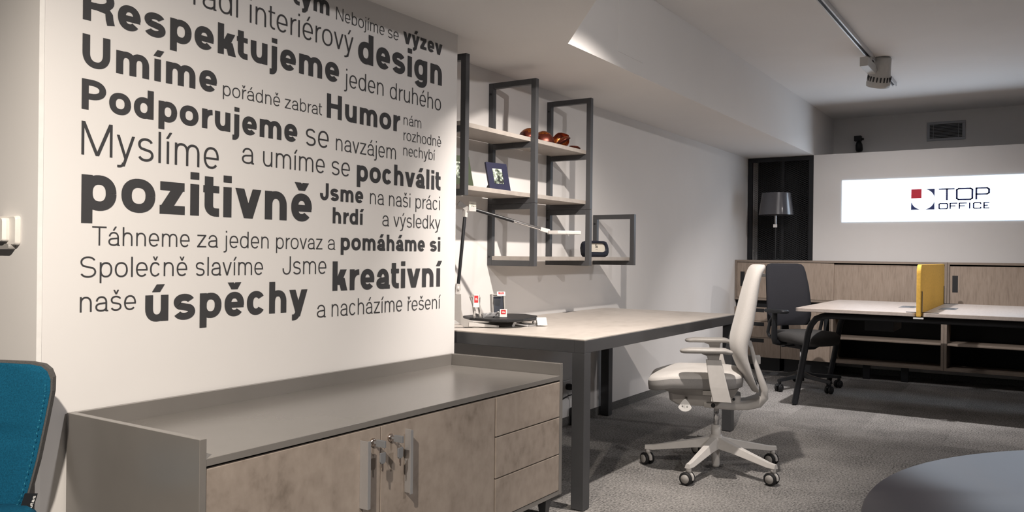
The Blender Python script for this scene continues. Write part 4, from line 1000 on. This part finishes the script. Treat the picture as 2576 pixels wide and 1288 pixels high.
# ------------------------------------------------------------------ teal chair at the left edge
def teal_chair():
    # local: x towards the sitter's front, y left; the back's right-hand edge is the part in the picture
    t0 = thing('guest_chair', 'teal felt guest chair with grey piped edge beside the sideboard', 'chair', (.862, 2.242, 0), R(-147))
    W = .235
    def outline(k=0.0):
        pts = []
        st = [(.40, .150), (.47, .182), (.56, .203), (.66, .220), (.735, .2315), (.770, .230), (.790, .219), (.802, .200), (.8065, .165), (.808, .08)]
        for z, y in st: pts.append((y-k, z-(k if z > .75 else 0)))
        return pts
    # refine rows in z
    def refine(o, n=5):
        out = []
        for a, b in zip(o[:-1], o[1:]): out += [tuple(a[j]+(b[j]-a[j])*t/n for j in (0, 1)) for t in range(n)]
        return out+[o[-1]]
    base_outline = outline
    def outline2(k=0.0): return refine(base_outline(k))
    def sheet(k, u, puffed, nu=16):
        o = outline2(k); V_, F_ = [], []
        for y, z in o:
            for i in range(nu+1):
                s_ = -1+2*i/nu; yy = y*s_
                puff = (.012*(1-abs(s_)**8)-.007*math.exp(-((z-.618)/.008)**2)*(1-abs(s_)**4)) if puffed else 0
                V_.append((-.19+u+puff-.10*(z-.45)+.55*yy*yy, yy, z))
        for j in range(len(o)-1):
            for i in range(nu): a = j*(nu+1)+i; F_.append((a, a+1, a+nu+2, a+nu+1))
        rim = [j*(nu+1) for j in range(len(o))] + [(len(o)-1)*(nu+1)+i for i in range(1, nu+1)] + [j*(nu+1)+nu for j in range(len(o)-2, -1, -1)]
        return V_, F_, rim
    build('back_cushion', MB().add(*sheet(.0055, -.006, True)[:2], True), 'teal', t0)
    Vb, Fb, rim = sheet(0, -.024, False); Vf = sheet(0, -.0075, False)[0]; nb = len(Vb)
    build('back_shell', MB().add(Vb+Vf, Fb+[tuple(i+nb for i in f) for f in Fb]+[(rim[i], rim[i+1], rim[i+1]+nb, rim[i]+nb) for i in range(len(rim)-1)], False), 'greyedge', t0, label='grey felt back shell')
    stt = MB(); so = refine(base_outline(.013)[:6], 12)
    for q in range(0, len(so)-1, 2):
        for sgn in (1, -1):
            a, b = so[q], so[q+1]
            f = lambda p: Vector((-.19+.0065-.10*(p[1]-.45)+.55*p[0]*p[0], p[0]*sgn, p[1]))
            m_ = f(a); e_ = f(a).lerp(f(b), .55); stt.tube([m_, e_], .0008, 4)
    build('stitching', stt, 'tealst', t0, kind='stuff')
    # maker's tag sewn into the edge
    fz = lambda z, y: Vector((-.19+.006-.10*(z-.45)+.55*.19*.19, y, z))
    Xo = Vector((-.003, 0, 0)); c4 = [fz(.478, .180), fz(.478, .212), fz(.40, .192), fz(.40, .160)]
    build('sewn_tag', MB().loft([c4, [p+Xo for p in c4]], smooth=False), 'blackp', t0, label='black sewn tag with white name')
    P_ = word_polys('narbutas', .2, .16, True); lo = min(p[0] for q in P_ for p in q); hi = max(p[0] for q in P_ for p in q); wm = MB()
    for i, q in enumerate(P_):
        vs = []
        for px, py in q:
            t = (px-lo)/(hi-lo); z = .407+t*.066; yc = .1845+(z-.407)*.27
            vs.append(fz(z, yc+.008*(.9-py))+Vector((.0006+.00001*(i % 50), 0, 0)))
        wm.add(vs, [(0, 1, 2, 3)])
    build('tag_print', wm, 'white', t0)
    def sp(z, k): return [(p[0], p[1], z) for p in rrect(.46*k, .47*k, .10*k, 6, .03, 0)]
    build('seat', MB().loft([sp(.40, .95), sp(.405, 1), sp(.435, 1), sp(.448, .94), sp(.45, .5)]), 'teal', t0)
    build('seat_shell', MB().loft([sp(.375, .90), sp(.380, .97), sp(.399, .97)]), 'greyedge', t0)
    for sx, sy in ((1, 1), (1, -1), (-1, 1), (-1, -1)):
        build('leg', MB().tube([(.03+sx*.14, sy*.15, .378), (.03+sx*.22, sy*.22, .0)], [.013, .009], 10), 'black', t0)
teal_chair()

# ------------------------------------------------------------------ round table at the lower right
t0 = thing('round_table', 'dark lacquered round table reflecting the light box', 'table', (1.3755, -.4516, 0)); L = t0.location
build('table_top', MB().lathe([(0, .722), (.660, .722), (.676, .728), (.680, .737), (.678, .740), (0, .740)], (1.3755, -.4516, 0), 96), 'tabl', t0, off=L)
build('pedestal', MB().lathe([(0, .02), (.05, .02), (.045, .10), (.045, .722), (0, .722)], (1.3755, -.4516, 0), 24), 'black', t0, off=L)
build('foot_plate', MB().lathe([(0, 0), (.30, 0), (.30, .012), (.06, .02), (0, .02)], (1.3755, -.4516, 0), 40), 'black', t0, off=L)
